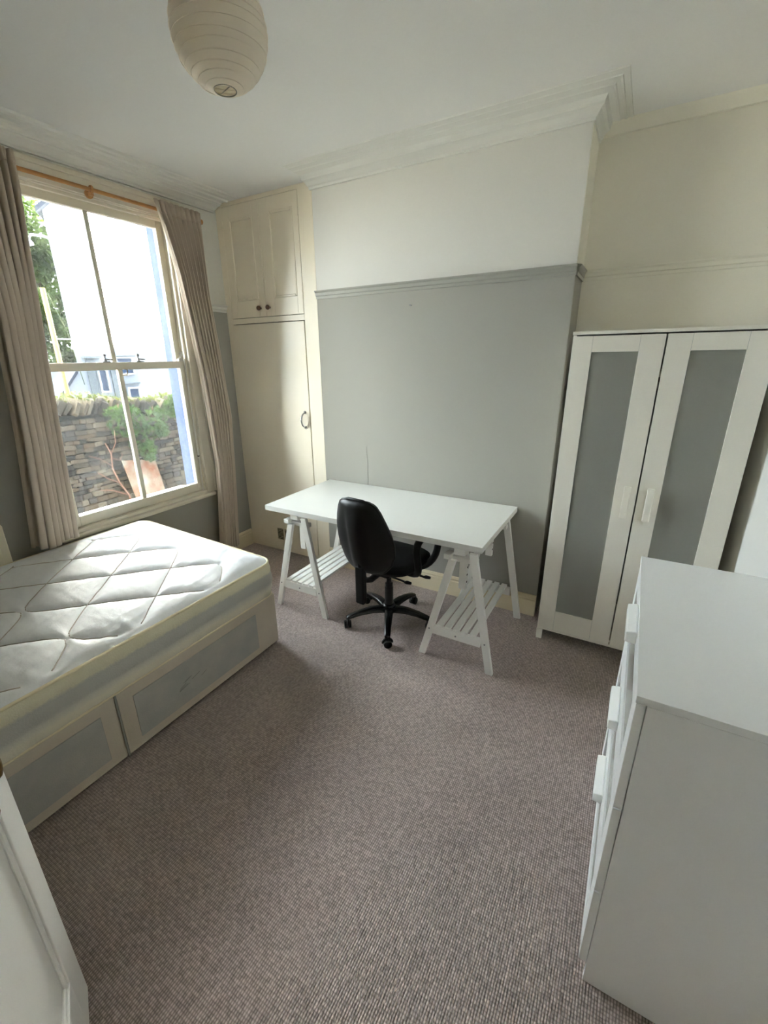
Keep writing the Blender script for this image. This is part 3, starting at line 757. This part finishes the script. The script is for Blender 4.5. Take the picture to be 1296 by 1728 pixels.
    # arm loops
    for sg in (-1, 1):
        path = bezier((sg*.13, -.02, .425), (sg*.27, -.03, .41), (sg*.285, -.11, .50), (sg*.275, -.115, .60), 8)[:-1] + bezier((sg*.275, -.115, .60), (sg*.272, -.118, .66), (sg*.272, -.10, .682), (sg*.272, -.05, .684), 6)[:-1] + \
               bezier((sg*.272, -.05, .684), (sg*.272, .06, .686), (sg*.272, .13, .69), (sg*.275, .145, .655), 6)[:-1] + bezier((sg*.275, .145, .655), (sg*.285, .15, .52), (sg*.27, .08, .42), (sg*.13, .06, .425), 10)
        a_ = B(); a_.tube(path, .022, 10); ao = build(a_, 'armrest', m_black_pl, r, smooth=True, local=True)
        pd = B(); pd.obox((sg*.272, .02, .694), (.052, .21, .024)); build(pd, 'arm_pad', m_black_pl, ao, .010, seg=3, local=True)
office_chair()

# ---------------------------------------------------------------- wardrobe
WXL, WYF, WZ = 2.7167, -.2554, 1.80
def wardrobe():
    x0, x1, yf, yb = WXL, WXL+.81, WYF, WYF+.50
    r = thing('wardrobe', 'white two-door wardrobe with tall frosted glass door panels', 'wardrobe', ((x0+x1)/2, (yf+yb)/2, 0))
    b = B(); b.box(x0-.001, x1+.001, yf-.003, yb, WZ-.016, WZ); build(b, 'top', m_wardrobe, r, .001)
    for xa in (x0, x1-.016):
        b = B(); b.box(xa, xa+.016, yf+.022, yb, .0, WZ-.0165); build(b, 'side_panel', m_wardrobe, r, .001)
    b = B(); b.box(x0+.0165, x1-.0165, yb-.006, yb-.001, .08, WZ-.0165); build(b, 'back_panel', M('grey_backing_board', (150, 150, 146), .6, .3), r)
    b = B(); b.box(x0+.0165, x1-.0165, yf+.024, yb-.007, .085, .101); build(b, 'bottom', m_wardrobe, r)
    b = B(); b.box(x0+.0165, x1-.0165, yf+.0205, yb-.007, 1.585, 1.611); build(b, 'hat_shelf', m_wardrobe, r)
    b = B(); b.tube([(x0+.017, yf+.075, 1.545), (x1-.017, yf+.075, 1.545)], .016, 12); build(b, 'hanging_rail', m_white_handle, r, smooth=True)
    b = B(); b.box(x0+.002, x1-.002, yf+.003, yf+.021, .068, .083); build(b, 'front_rail', m_wardrobe, r, .001)
    for xa in (x0, x1-.034):
        b = B(); b.box(xa, xa+.034, yf+.001, yf+.022, 0, .0675); build(b, 'foot', m_wardrobe, r, .001)
    z0, z1, gz0, gz1 = .085, WZ-.023, .214, 1.702
    m_seam = M('panel_joint', (196, 196, 190), .5, .3)
    for xa, xb, ga, gb, hx in ((x0+.002, x0+.4015, 2.811, 3.016, 3.058), (x0+.4085, x1-.002, 3.222, 3.424, 3.162)):
        b = B(); b.box(xa, ga, yf, yf+.019, z0, z1); b.box(gb, xb, yf, yf+.019, z0, z1); b.box(ga, gb, yf, yf+.019, z0, gz0); b.box(ga, gb, yf, yf+.019, gz1, z1)
        d = build(b, 'door', m_wardrobe, r, .001)
        g = B(); g.box(ga-.004, gb+.004, yf+.0055, yf+.0095, gz0-.004, gz1+.004); p = build(g, 'glass_panel', m_frost, d); p['label'] = 'frosted grey glass panel'
        for sx in (ga, gb):
            for za, zc in ((gz1+.001, z1-.001), (z0+.001, gz0-.001)):
                q = B(); q.box(sx-.0008, sx+.0008, yf-.0004, yf+.001, za, zc); build(q, 'joint_line', m_seam, d)
        h = B(); h.box(hx, hx+.032, yf-.026, yf-.014, .872, 1.046); h.box(hx+.004, hx+.028, yf-.015, yf, .876, .892); h.box(hx+.004, hx+.028, yf-.015, yf, 1.026, 1.042)
        build(h, 'handle', m_ward_handle, d, .003)
wardrobe()

# ---------------------------------------------------------------- chest of drawers
def chest():
    x0, x1, y0, y1 = 3.150, 3.553, -1.881, -1.081
    r = thing('chest_of_drawers', 'white chest of three drawers standing against the white wall', 'chest of drawers', ((x0+x1)/2, (y0+y1)/2, 0))
    b = B(); b.box(x0, x1, y0, y1, .981, 1.0); build(b, 'top', m_white_furn, r, .001)
    for ya in (y0, y1-.018):
        b = B(); b.box(x0+.0225, x1, ya, ya+.018, 0, .9805); build(b, 'side_panel', m_white_furn, r, .001)
    b = B(); b.box(x1-.006, x1-.001, y0+.0185, y1-.0185, .06, .9805); build(b, 'back_panel', m_white_furn, r)
    b = B(); b.box(x0+.03, x1-.007, y0+.0185, y1-.0185, .06, .076); build(b, 'bottom', m_white_furn, r)
    b = B(); b.box(x0+.05, x0+.066, y0+.0185, y1-.0185, 0, .059); build(b, 'plinth', m_white_furn, r)
    for z0, z1 in ((.671, .977), (.370, .666), (.078, .365)):
        b = B(); t0, t1 = x0+.002, x0+.021; ya, yb = y0+.002, y1-.002; fy, fz = .085, .062
        b.box(t0, t1, ya, ya+fy, z0, z1); b.box(t0, t1, yb-fy, yb, z0, z1); b.box(t0, t1, ya+fy, yb-fy, z0, z0+fz); b.box(t0, t1, ya+fy, yb-fy, z1-fz, z1)
        d = build(b, 'drawer', m_white_furn, r, .001)
        g = B(); g.box(t0+.006, t0+.010, ya+fy-.004, yb-fy+.004, z0+fz-.004, z1-fz+.004); p = build(g, 'glass_panel', m_frost, d); p['label'] = 'frosted grey glass panel'
        bx = B(); bx.box(t1+.001, x1-.04, y0+.03, y1-.03, z0+.03, z0+.038); bx.box(t1+.001, x1-.04, y0+.03, y0+.042, z0+.038, z1-.06); bx.box(t1+.001, x1-.04, y1-.042, y1-.03, z0+.038, z1-.06); bx.box(x1-.052, x1-.04, y0+.042, y1-.042, z0+.038, z1-.06); build(bx, 'drawer_box', m_white_furn, d)
        yc = (y0+y1)/2; hz = z1-.048
        h = B(); h.prism([(t0-.028, hz+.002), (t0-.028, hz+.034), (t0-.004, hz+.040), (t0, hz+.036), (t0, hz)], 'y', yc-.085, yc+.085)
        build(h, 'handle', m_white_handle, d, .003)
chest()

# ---------------------------------------------------------------- paper lantern
def lantern():
    c = Vector((1.898, -1.656, 2.540)); ra = .130; z0 = c.z-ra
    r = thing('paper_lantern', 'round white paper lantern shade hanging from the ceiling', 'lamp', tuple(c))
    prof_ = []
    a0, a1 = math.asin(.031/ra), math.pi-math.asin(.034/ra); n = 64
    for i in range(n+1):
        a = a0+(a1-a0)*i/n; rr = ra*(1-.008*abs(math.sin(i*math.pi/4)))
        prof_.append((rr*math.sin(a), -rr*math.cos(a)))
    b = B(); b.lathe(prof_, c, 64, cap=False); build(b, 'shade', m_paper, r, smooth=True)
    for i in range(0, n+1, 4):
        a = a0+(a1-a0)*i/n; q = B(); ph = .10*math.sin(i)
        q.tube([(c.x+ra*math.sin(a)*math.cos(t), c.y+ra*math.sin(a)*math.sin(t), c.z-ra*math.cos(a)+.004*math.sin(t+ph*9)*math.sin(a)) for t in [k*math.pi/24 for k in range(48)]], .0012, 5, closed=True); build(q, 'hoop', m_paper, r, smooth=True)
    m_wire = M('lantern_wire', (150, 146, 135), .4, .5, .6)
    q = B(); q.tube([(c.x+.031*math.cos(t), c.y+.031*math.sin(t), z0+.004) for t in [k*math.pi/16 for k in range(32)]], .0016, 6, closed=True)
    q.tube([(c.x-.030, c.y+.008, z0+.005), (c.x+.030, c.y-.008, z0+.005)], .0014, 6); build(q, 'wire_frame', m_wire, r, smooth=True)
    q = B(); q.tube([(c.x, c.y, H-.03), (c.x, c.y, c.z+.075)], .0035, 8); build(q, 'cord', m_cable, r, smooth=True)
    q = B(); q.lathe([(.015, .03), (.02, .035), (.02, .08), (.008, .09)], c, 14); build(q, 'lamp_holder', m_white_handle, r, smooth=True)
    q = B(); q.lathe([(.002, -.035), (.018, -.03), (.029, -.01), (.026, .01), (.014, .03)], c, 16); build(q, 'bulb', m_white_handle, r, smooth=True)
    q = B(); q.lathe([(.042, H-.001), (.042, H-.012), (.028, H-.026), (.008, H-.032)], (c.x, c.y, 0), 22); build(q, 'ceiling_rose', m_white_handle, r, smooth=True)
lantern()

# ---------------------------------------------------------------- door, standing open
def door():
    ang = math.atan2(.347, -.716)
    r = empty('door_1', (2.664, -2.962, .008), ang); struct(r, 'white panelled door standing open beside the camera')
    w_, t, h = .796, .036, 1.99
    # local: x along the leaf from the hinge, y through its thickness (+t/2 faces the bed)
    st, zr = .105, [(0, .22), (.80, .97), (1.86, h)]
    b = B(); b.box(0, st, -t/2, t/2, 0, h); b.box(w_-st, w_, -t/2, t/2, 0, h); b.box(w_/2-.05, w_/2+.05, -t/2, t/2, .22, 1.86)
    for a, c in zr: b.box(st, w_-st, -t/2, t/2, a, c)
    leaf = build(b, 'leaf', m_paint_door, r, .002, local=True)
    for xa, xb in ((st, w_/2-.05), (w_/2+.05, w_-st)):
        for za, zc in ((.22, .80), (.97, 1.86)):
            p = B(); p.box(xa-.004, xb+.004, -.006, .006, za-.004, zc+.004); build(p, 'panel', m_paint_door, leaf, local=True)
            for s in (-1, 1):
                mo = B(); k = .018
                for q in ((xa, xa+k, za, zc), (xb-k, xb, za, zc), (xa+k, xb-k, za, za+k), (xa+k, xb-k, zc-k, zc)):
                    mo.box(q[0], q[1], min(s*.005, s*.014), max(s*.005, s*.014), q[2], q[3])
                build(mo, 'moulding', m_paint_door, leaf, .006, local=True)
    for s in (-1, 1):
        k = B(); kx, kz = w_-.115, .925
        k.lathe([(.022, s*t/2), (.021, s*(t/2+.004)), (.010, s*(t/2+.006)), (.009, s*(t/2+.012)), (.018, s*(t/2+.015)), (.023, s*(t/2+.022)), (.018, s*(t/2+.028)), (.006, s*(t/2+.030))], (kx, 0, kz), 20, 'y')
        ko = build(k, 'knob', m_brass, r, smooth=True, local=True); ko['label'] = 'round brass knob'
        k = B(); k.box(kx-.008, kx+.008, min(s*t/2, s*(t/2+.003)), max(s*t/2, s*(t/2+.003)), kz-.11, kz-.07); build(k, 'keyhole_plate', m_brass, r, .002, local=True)
    for z in (.25, 1.75):
        k = B(); k.lathe([(.006, z), (.006, z+.09)], (-.004, -t/2-.002, 0), 10); build(k, 'hinge', m_brass, r, local=True)
door()
b = B(); b.box(DX0-.07, DX0, YB, YB+.016, 0, DH+.07); b.box(DX1, DX1+.07, YB, YB+.016, 0, DH+.07); b.box(DX0, DX1, YB, YB+.016, DH, DH+.07)
struct(build(b, 'trim_9', m_white_trim, None, .004))

# ================================================================== outside the window
GZ = -.75
m_ground = M('yard_paving', (150, 146, 138), .9, .2, var=(3, .2), bump=(20, .3))
struct(build(B().box(-40, WX, -30, 40, GZ-.3, GZ), 'ground', m_ground))

def stone_wall():
    rnd = random.Random(11)
    X = -3.0
    r = thing('garden_wall', 'old rubble stone garden wall with slabs set on edge along its top', 'wall', (X-.2, .7, GZ))
    top = lambda y: 1.02 - .075*(y-.7)
    m_mortar = M('lime_mortar', (48, 44, 38), .95, .1, var=(12, .3), bump=(30, .6))
    cols = [(92, 80, 62), (75, 66, 52), (108, 96, 76), (62, 54, 45), (86, 72, 53), (55, 49, 41)]
    ms = [M('rubble_stone', c, .9, .15, var=(14, .35), bump=(22, .6, 6)) for c in cols]
    Y0, Y1 = -2.2, 3.4
    b = B(); b.prism([(Y0, GZ), (Y1, GZ), (Y1, top(Y1)-.01), (Y0, top(Y0)-.01)], 'x', X-.42, X-.015); build(b, 'core', m_mortar, r)
    meshes = []
    for k in range(12):
        bm = bmesh.new(); bmesh.ops.create_cube(bm, size=1)
        bmesh.ops.bevel(bm, geom=bm.edges[:], offset=.13, segments=1, affect='EDGES')
        for v in bm.verts: v.co += Vector((rnd.uniform(-.07, .07), rnd.uniform(-.05, .05), rnd.uniform(-.09, .09)))
        me = bpy.data.meshes.new('stone'); bm.to_mesh(me); bm.free(); me.materials.append(ms[k % 6]); meshes.append(me)
    cand = []
    z = GZ+.02
    while True:
        hgt = rnd.uniform(.038, .078); y = Y0+rnd.uniform(-.1, .1)
        if z+hgt > top(Y0)+.1: break
        while y < Y1:
            l = rnd.choice((rnd.uniform(.07, .14), rnd.uniform(.12, .24)))
            if z+hgt < top(y+l/2)-.005 and y+l < Y1:
                cand.append((y+l/2, z+hgt/2+rnd.uniform(-.006, .006), l, hgt, rnd.uniform(.03, .06), rnd.uniform(-5, 5), rnd.choice(meshes)))
            y += l+.008
        z += hgt+.006
    vis = sorted(cand, key=lambda c: max(abs(c[0]-.85)/1.1, abs(c[1]-.45)/.62))
    far = vis[270:]
    for (y, z, l, h, d, tilt, me) in vis[:270]:
        o = bpy.data.objects.new('stone', me); COL.objects.link(o); o.parent = r
        o.location = Vector((X-.012, y, z))-r.location; o.scale = (d*1.6, l*1.04, h*1.06); o.rotation_euler = (R(tilt), 0, R(rnd.uniform(-6, 6)))
    b = B()
    for (y, z, l, h, d, tilt, me) in far:
        rot = Euler((R(tilt), 0, 0)).to_matrix(); vs = [Vector((X-.012, y, z)) + rot @ Vector((v.co.x*d*1.6, v.co.y*l*1.04, v.co.z*h*1.06)) for v in me.vertices]
        b.add(vs, [tuple(p.vertices) for p in me.polygons])
    o = build(b, 'outer_stones', ms[0], r); o['kind'] = 'stuff'
    y = Y0
    while y < Y1:                         # coping of slabs set on edge, leaning
        t = rnd.uniform(.045, .10)
        me = rnd.choice(meshes); o = bpy.data.objects.new('coping_stone', me); COL.objects.link(o); o.parent = r
        hh = rnd.uniform(.17, .27); o.location = Vector((X-.17, y+t/2, top(y)+hh*.36))-r.location
        o.scale = (.40, t*1.05, hh); o.rotation_euler = (R(-34+rnd.uniform(-9, 9)), 0, R(rnd.uniform(-5, 5)))
        y += t*1.28+.012
stone_wall()

def leaf_cloud(b, pts, size, rnd, squash=1.0, flat=None):
    for p in pts:
        s = size*rnd.uniform(.6, 1.3); n_ = Vector((rnd.gauss(0, 1), rnd.gauss(0, 1), rnd.gauss(0, 1)))
        if flat: n_ = n_*.6+Vector(flat)
        n_.normalize(); a = n_.orthogonal().normalized(); a = Matrix.Rotation(rnd.uniform(0, 6.28), 3, n_) @ a; c = n_.cross(a); p = Vector(p)
        b.add([p-a*s, p-a*s*.1+c*s*.55+n_*s*.12, p+a*s, p-a*s*.1-c*s*.55+n_*s*.12], [(0, 1, 2, 3)])

def ivy():
    rnd = random.Random(5); X = -2.93
    def clump(label, cs, loc, n, size):
        pts = []
        for i in range(n):
            cy, cz, ry, rz = rnd.choice(cs); a = rnd.uniform(0, 6.28); q = math.sqrt(rnd.random())
            pts.append((X+rnd.uniform(-.02, .09), cy+ry*q*math.cos(a), cz+rz*q*math.sin(a)))
        r = thing('ivy', label, 'ivy', loc, group='ivy on the garden wall'); b = B(); leaf_cloud(b, pts, size, rnd, flat=(1.2, 0, .3)); o = build(b, 'leaves', m_ivy, r); o['kind'] = 'stuff'
        for k in range(4):
            cy, cz, ry, rz = rnd.choice(cs); s = B(); s.tube([(X-.02, cy, cz+rz), (X, cy+rnd.uniform(-.1, .1), cz), (X-.01, cy+rnd.uniform(-.1, .1), cz-rz)], .006, 6); build(s, 'stem', m_stem, r, smooth=True)
    clump('large clump of ivy hanging down the middle of the garden wall', [(.72, .90, .28, .20), (.86, .70, .22, .22), (.66, 1.05, .24, .10), (.92, .48, .12, .16)], (X, .75, .4), 520, .036)
    clump('bright clump of ivy at the blue reveal end of the garden wall', [(1.15, .95, .17, .13), (1.42, 1.02, .16, .13), (1.18, .74, .12, .12), (1.50, 1.12, .14, .10)], (X, 1.25, .8), 420, .036)
    b = B(); pts = []
    for i in range(900):
        y = rnd.uniform(-1.2, 2.4); k = .6+.4*math.sin(y*5)
        pts.append((-3.15+rnd.uniform(-.14, .16), y, 1.02-.075*(y-.7)+.17+rnd.uniform(-.02, .11)*k))
    leaf_cloud(b, pts, .030, rnd, flat=(0, 0, 0))
    for i in range(500):
        y = rnd.uniform(-1.2, 2.4); x = -3.15+rnd.uniform(-.12, .12); z = 1.02-.075*(y-.7)+.14; l = rnd.uniform(.05, .16); dx, dy = rnd.uniform(-.04, .04), rnd.uniform(-.05, .05)
        b.add([(x, y-.003, z), (x, y+.003, z), (x+dx, y+dy, z+l)], [(0, 1, 2)])
    o = build(b, 'weeds', m_weed); o['kind'] = 'stuff'; tag(o, 'thin weeds and grass growing along the top of the garden wall', 'weeds')
m_stem = M('brown_stem', (112, 78, 60), .8, .2)
ivy()

def yard_things():
    # weathered board leaning on the wall
    m = M('peeling_board', (116, 62, 26), .85, .2, var=(6, .3), col2=(138, 130, 108), bump=(14, .3))
    b = B(); X = -2.90
    y0, y1, yb0, yb1 = .545, 1.02, .57, .985; zt0, zt1, zb = .41, .335, GZ+.0
    vs = []
    for x, k in ((X+.30, 0), (X+.325, 0)):
        vs += [(x, yb0, zb), (x, yb1, zb), (x-.34, y1, zt1), (x-.34, y0, zt0)]
    b.add(vs, [(0, 1, 2, 3), (7, 6, 5, 4), (0, 4, 5, 1), (1, 5, 6, 2), (2, 6, 7, 3), (3, 7, 4, 0)])
    tag(build(b, 'leaning_board', m), 'peeling orange and cream board leaning on the garden wall', 'board')
    r = thing('bare_shrub', 'leafless brown shrub in front of the garden wall', 'shrub', (-2.55, .33, GZ))
    def br(pts, r0, r1, nm='branch'):
        n_ = len(pts); q = B(); q.tube(pts, [r0+(r1-r0)*i/(n_-1) for i in range(n_)], 7); return build(q, nm, m_stem, r, smooth=True)
    br([(-2.55, .40, GZ), (-2.55, .36, -.3), (-2.55, .34, .03), (-2.55, .25, .22), (-2.55, .20, .42)], .016, .008, 'stem')
    br([(-2.55, .25, .22), (-2.55, .12, .30), (-2.56, .02, .40)], .008, .004)
    br([(-2.55, .34, .03), (-2.56, .15, .14), (-2.57, .0, .18)], .009, .005)
    br([(-2.55, .20, .42), (-2.55, .22, .60), (-2.56, .18, .74)], .009, .006)
    br([(-2.55, .22, .60), (-2.55, .30, .72), (-2.55, .32, .88)], .006, .004)
    br([(-2.55, .20, .45), (-2.56, .08, .56), (-2.56, -.04, .62)], .005, .003)
    br([(-2.55, .21, .55), (-2.54, .31, .50), (-2.54, .36, .58)], .005, .003)
yard_things()

def house():
    X = -7.0; m_w = M('white_render', (242, 240, 235), .85, .2, var=(2, .03)); m_fr = M('white_frame', (150, 150, 148), .5, .4)
    m_lw = M('shade_toned_render', (122, 124, 124), .85, .2, var=(3, .06)); m_wp = M('dark_window_glass', (38, 46, 58), .15, .5); m_pan = M('grey_panel', (80, 84, 84), .7, .3); m_slate = M('roof_slate', (52, 54, 60), .7, .3, bump=(8, .4))  # lower render and panels darkened: shade put into their colour
    r = thing('white_house', 'tall white rendered house beyond the garden wall', 'house', (X, 5.6, GZ))
    D, SK = 2.6, 1.9                   # depth, and how far the plan slants
    def block(pl, nm, mat, x0=X, d=D):
        k = len(pl); b = B(); b.add([(x0, y, z) for y, z in pl]+[(x0-d, y+SK*d/D, z) for y, z in pl], [tuple(range(k)), tuple(range(2*k-1, k-1, -1))]+[(i, i+k, (i+1) % k+k, (i+1) % k) for i in range(k)]); return build(b, nm, mat, r)
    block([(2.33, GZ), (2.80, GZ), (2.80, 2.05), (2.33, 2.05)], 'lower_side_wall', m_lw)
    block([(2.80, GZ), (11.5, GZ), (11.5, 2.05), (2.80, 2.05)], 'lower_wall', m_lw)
    block([(2.33, 2.05), (2.80, 2.05), (2.80, 4.82), (2.33, 4.40)], 'side_wall', m_w)
    block([(2.80, 2.05), (11.5, 2.05), (11.5, 7.6), (2.80, 7.6)], 'wall', m_w)
    block([(2.15, 4.25), (2.80, 4.83), (2.80, 4.92), (2.15, 4.34)], 'side_roof', m_slate, X+.12, D)
    block([(2.70, 7.6), (11.6, 7.6), (11.6, 7.75), (2.70, 7.75)], 'roof', m_slate, X+.15, D)
    def win(ya, yb, za, zb, sub=True):
        q = B(); f = .035
        for a in ((ya, ya+f, za, zb), (yb-f, yb, za, zb), (ya+f, yb-f, za, za+f), (ya+f, yb-f, zb-f, zb)): q.box(X, X+.05, a[0], a[1], a[2], a[3])
        o = build(q, 'window', m_fr, r, .004); p = B(); p.box(X+.001, X+.02, ya+f, yb-f, za+f, zb-f); build(p, 'pane', m_wp, o)
    win(2.69, 2.90, 1.05, 1.60); win(3.12, 3.52, 1.40, 1.78); win(3.28, 3.56, .78, 1.13); win(2.72, 2.92, .55, .92)
    for ya, yb, za, zb in ((2.50, 2.66, .4, 1.76), (2.98, 3.10, .4, 1.62)):
        q = B(); q.box(X, X+.03, ya, yb, za, zb); build(q, 'cladding_panel', m_pan, r, .004)
    q = B(); q.box(X, X+.10, 2.46, 2.80, 1.755, 1.79); build(q, 'lintel', m_pan, r, .004)
    q = B(); q.box(X, X+.10, 3.08, 3.56, 1.785, 1.815); build(q, 'lintel', m_pan, r, .004)
    q = B(); q.box(X, X+.06, 3.20, 3.60, 1.20, 1.23); build(q, 'lintel', m_pan, r, .004)
    # lean-to with a sloping parapet at the side
    l = thing('lean_to', 'low white lean-to with a sloping top beside the white house', 'outbuilding', (-6.1, 1.5, GZ))
    q = B(); q.prism([(.7, GZ), (1.86, GZ), (1.86, 1.50), (1.80, 1.50), (1.22, .82), (.7, .25)], 'x', -6.9, -6.0); build(q, 'wall', m_lw, l)  # white wall in the same darkened tone, shade put into its colour
    q = B(); q.bar((-6.45, .68, .25), (-6.45, 1.82, 1.56), .95, .05, (1, 0, 0)); build(q, 'coping', m_slate, l)
    # post with its arms
    m_post = M('yellow_pine_post', (150, 122, 62), .7, .3, var=(8, .15)); 
    p = thing('washing_line_post', 'yellow timber post standing beside the white house', 'post', (-5.7, 1.40, GZ))
    q = B(); q.tube([(-5.7, 1.40, GZ), (-5.7, 1.395, 2.84)], [.045, .036], 12); build(q, 'post', m_post, p, smooth=True)
    q = B(); q.tube([(-5.7, 1.40, 2.06), (-5.7, 1.72, 2.06), (-5.72, 1.80, 2.03)], .014, 8); build(q, 'arm', m_fr, p, smooth=True)
    q = B(); q.tube([(-5.68, 1.45, 2.75), (-5.66, 1.60, 2.2), (-5.66, 1.70, 1.3)], .006, 6); build(q, 'line', m_weed, p, smooth=True)
    g = thing('wall_lamp_arm', 'thin white bracket arm on the corner of the white house', 'bracket', (X+.05, 2.36, 3.86))
    q = B(); q.tube([(X+.04, 2.40, 3.86), (X+.10, 2.2, 3.88), (X+.12, 1.98, 3.86), (X+.12, 1.93, 3.78)], .022, 8); build(q, 'arm', m_fr, g, smooth=True)
    q = B(); q.lathe([(.02, 0), (.06, -.05), (.06, -.09), (.01, -.11)], (X+.12, 1.93, 3.78), 10); build(q, 'head', m_fr, g, smooth=True)
house()

def tree(label, x, y, zc, rx, rz, seed, n, size):
    rnd = random.Random(seed); r = thing('tree', label, 'tree', (x, y, GZ), group='trees beyond the garden wall')
    m_bark = MATS.get('bark') or M('bark', (92, 78, 62), .9, .2, bump=(10, .6))
    q = B(); q.tube([(x, y, GZ), (x+.1, y, zc-rz*.4), (x, y+.1, zc+rz*.3)], [.16, .11, .05], 10); build(q, 'trunk', m_bark, r, smooth=True)
    for k in range(5):
        a = rnd.uniform(0, 6.28); q = B(); q.tube([(x+.05, y, zc-rz*.4+.2*k), (x+rx*.35*math.cos(a), y+rx*.35*math.sin(a), zc+.15*k), (x+rx*.7*math.cos(a), y+rx*.7*math.sin(a), zc+rz*.2+.3*k)], [.06, .04, .015], 7); build(q, 'branch', m_bark, r, smooth=True)
    b = B(); pts = []
    clumps = []
    for i in range(110):
        while True:
            v = Vector((rnd.uniform(-1, 1), rnd.uniform(-1, 1), rnd.uniform(-1, 1)))
            if v.length < 1: break
        clumps.append((Vector((x+v.x*rx, y+v.y*rx, zc+v.z*rz)), rnd.uniform(.5, .9)*rx*.45))
    for i in range(n):
        c, s = rnd.choice(clumps); v = Vector((rnd.gauss(0, 1), rnd.gauss(0, 1), rnd.gauss(0, 1))); v.normalize()
        pts.append(c+v*s*rnd.random()**.5)
    leaf_cloud(b, pts, size, rnd); o = build(b, 'foliage', m_leaf, r); o['kind'] = 'stuff'
tree('tall leafy tree rising beside the corner of the white house', -8.4, 2.25, 2.55, .95, 2.7, 21, 26000, .062)
tree('lower bushy tree mostly behind the taupe curtain', -8.6, -.4, 1.7, 1.1, 1.9, 22, 4000, .06)
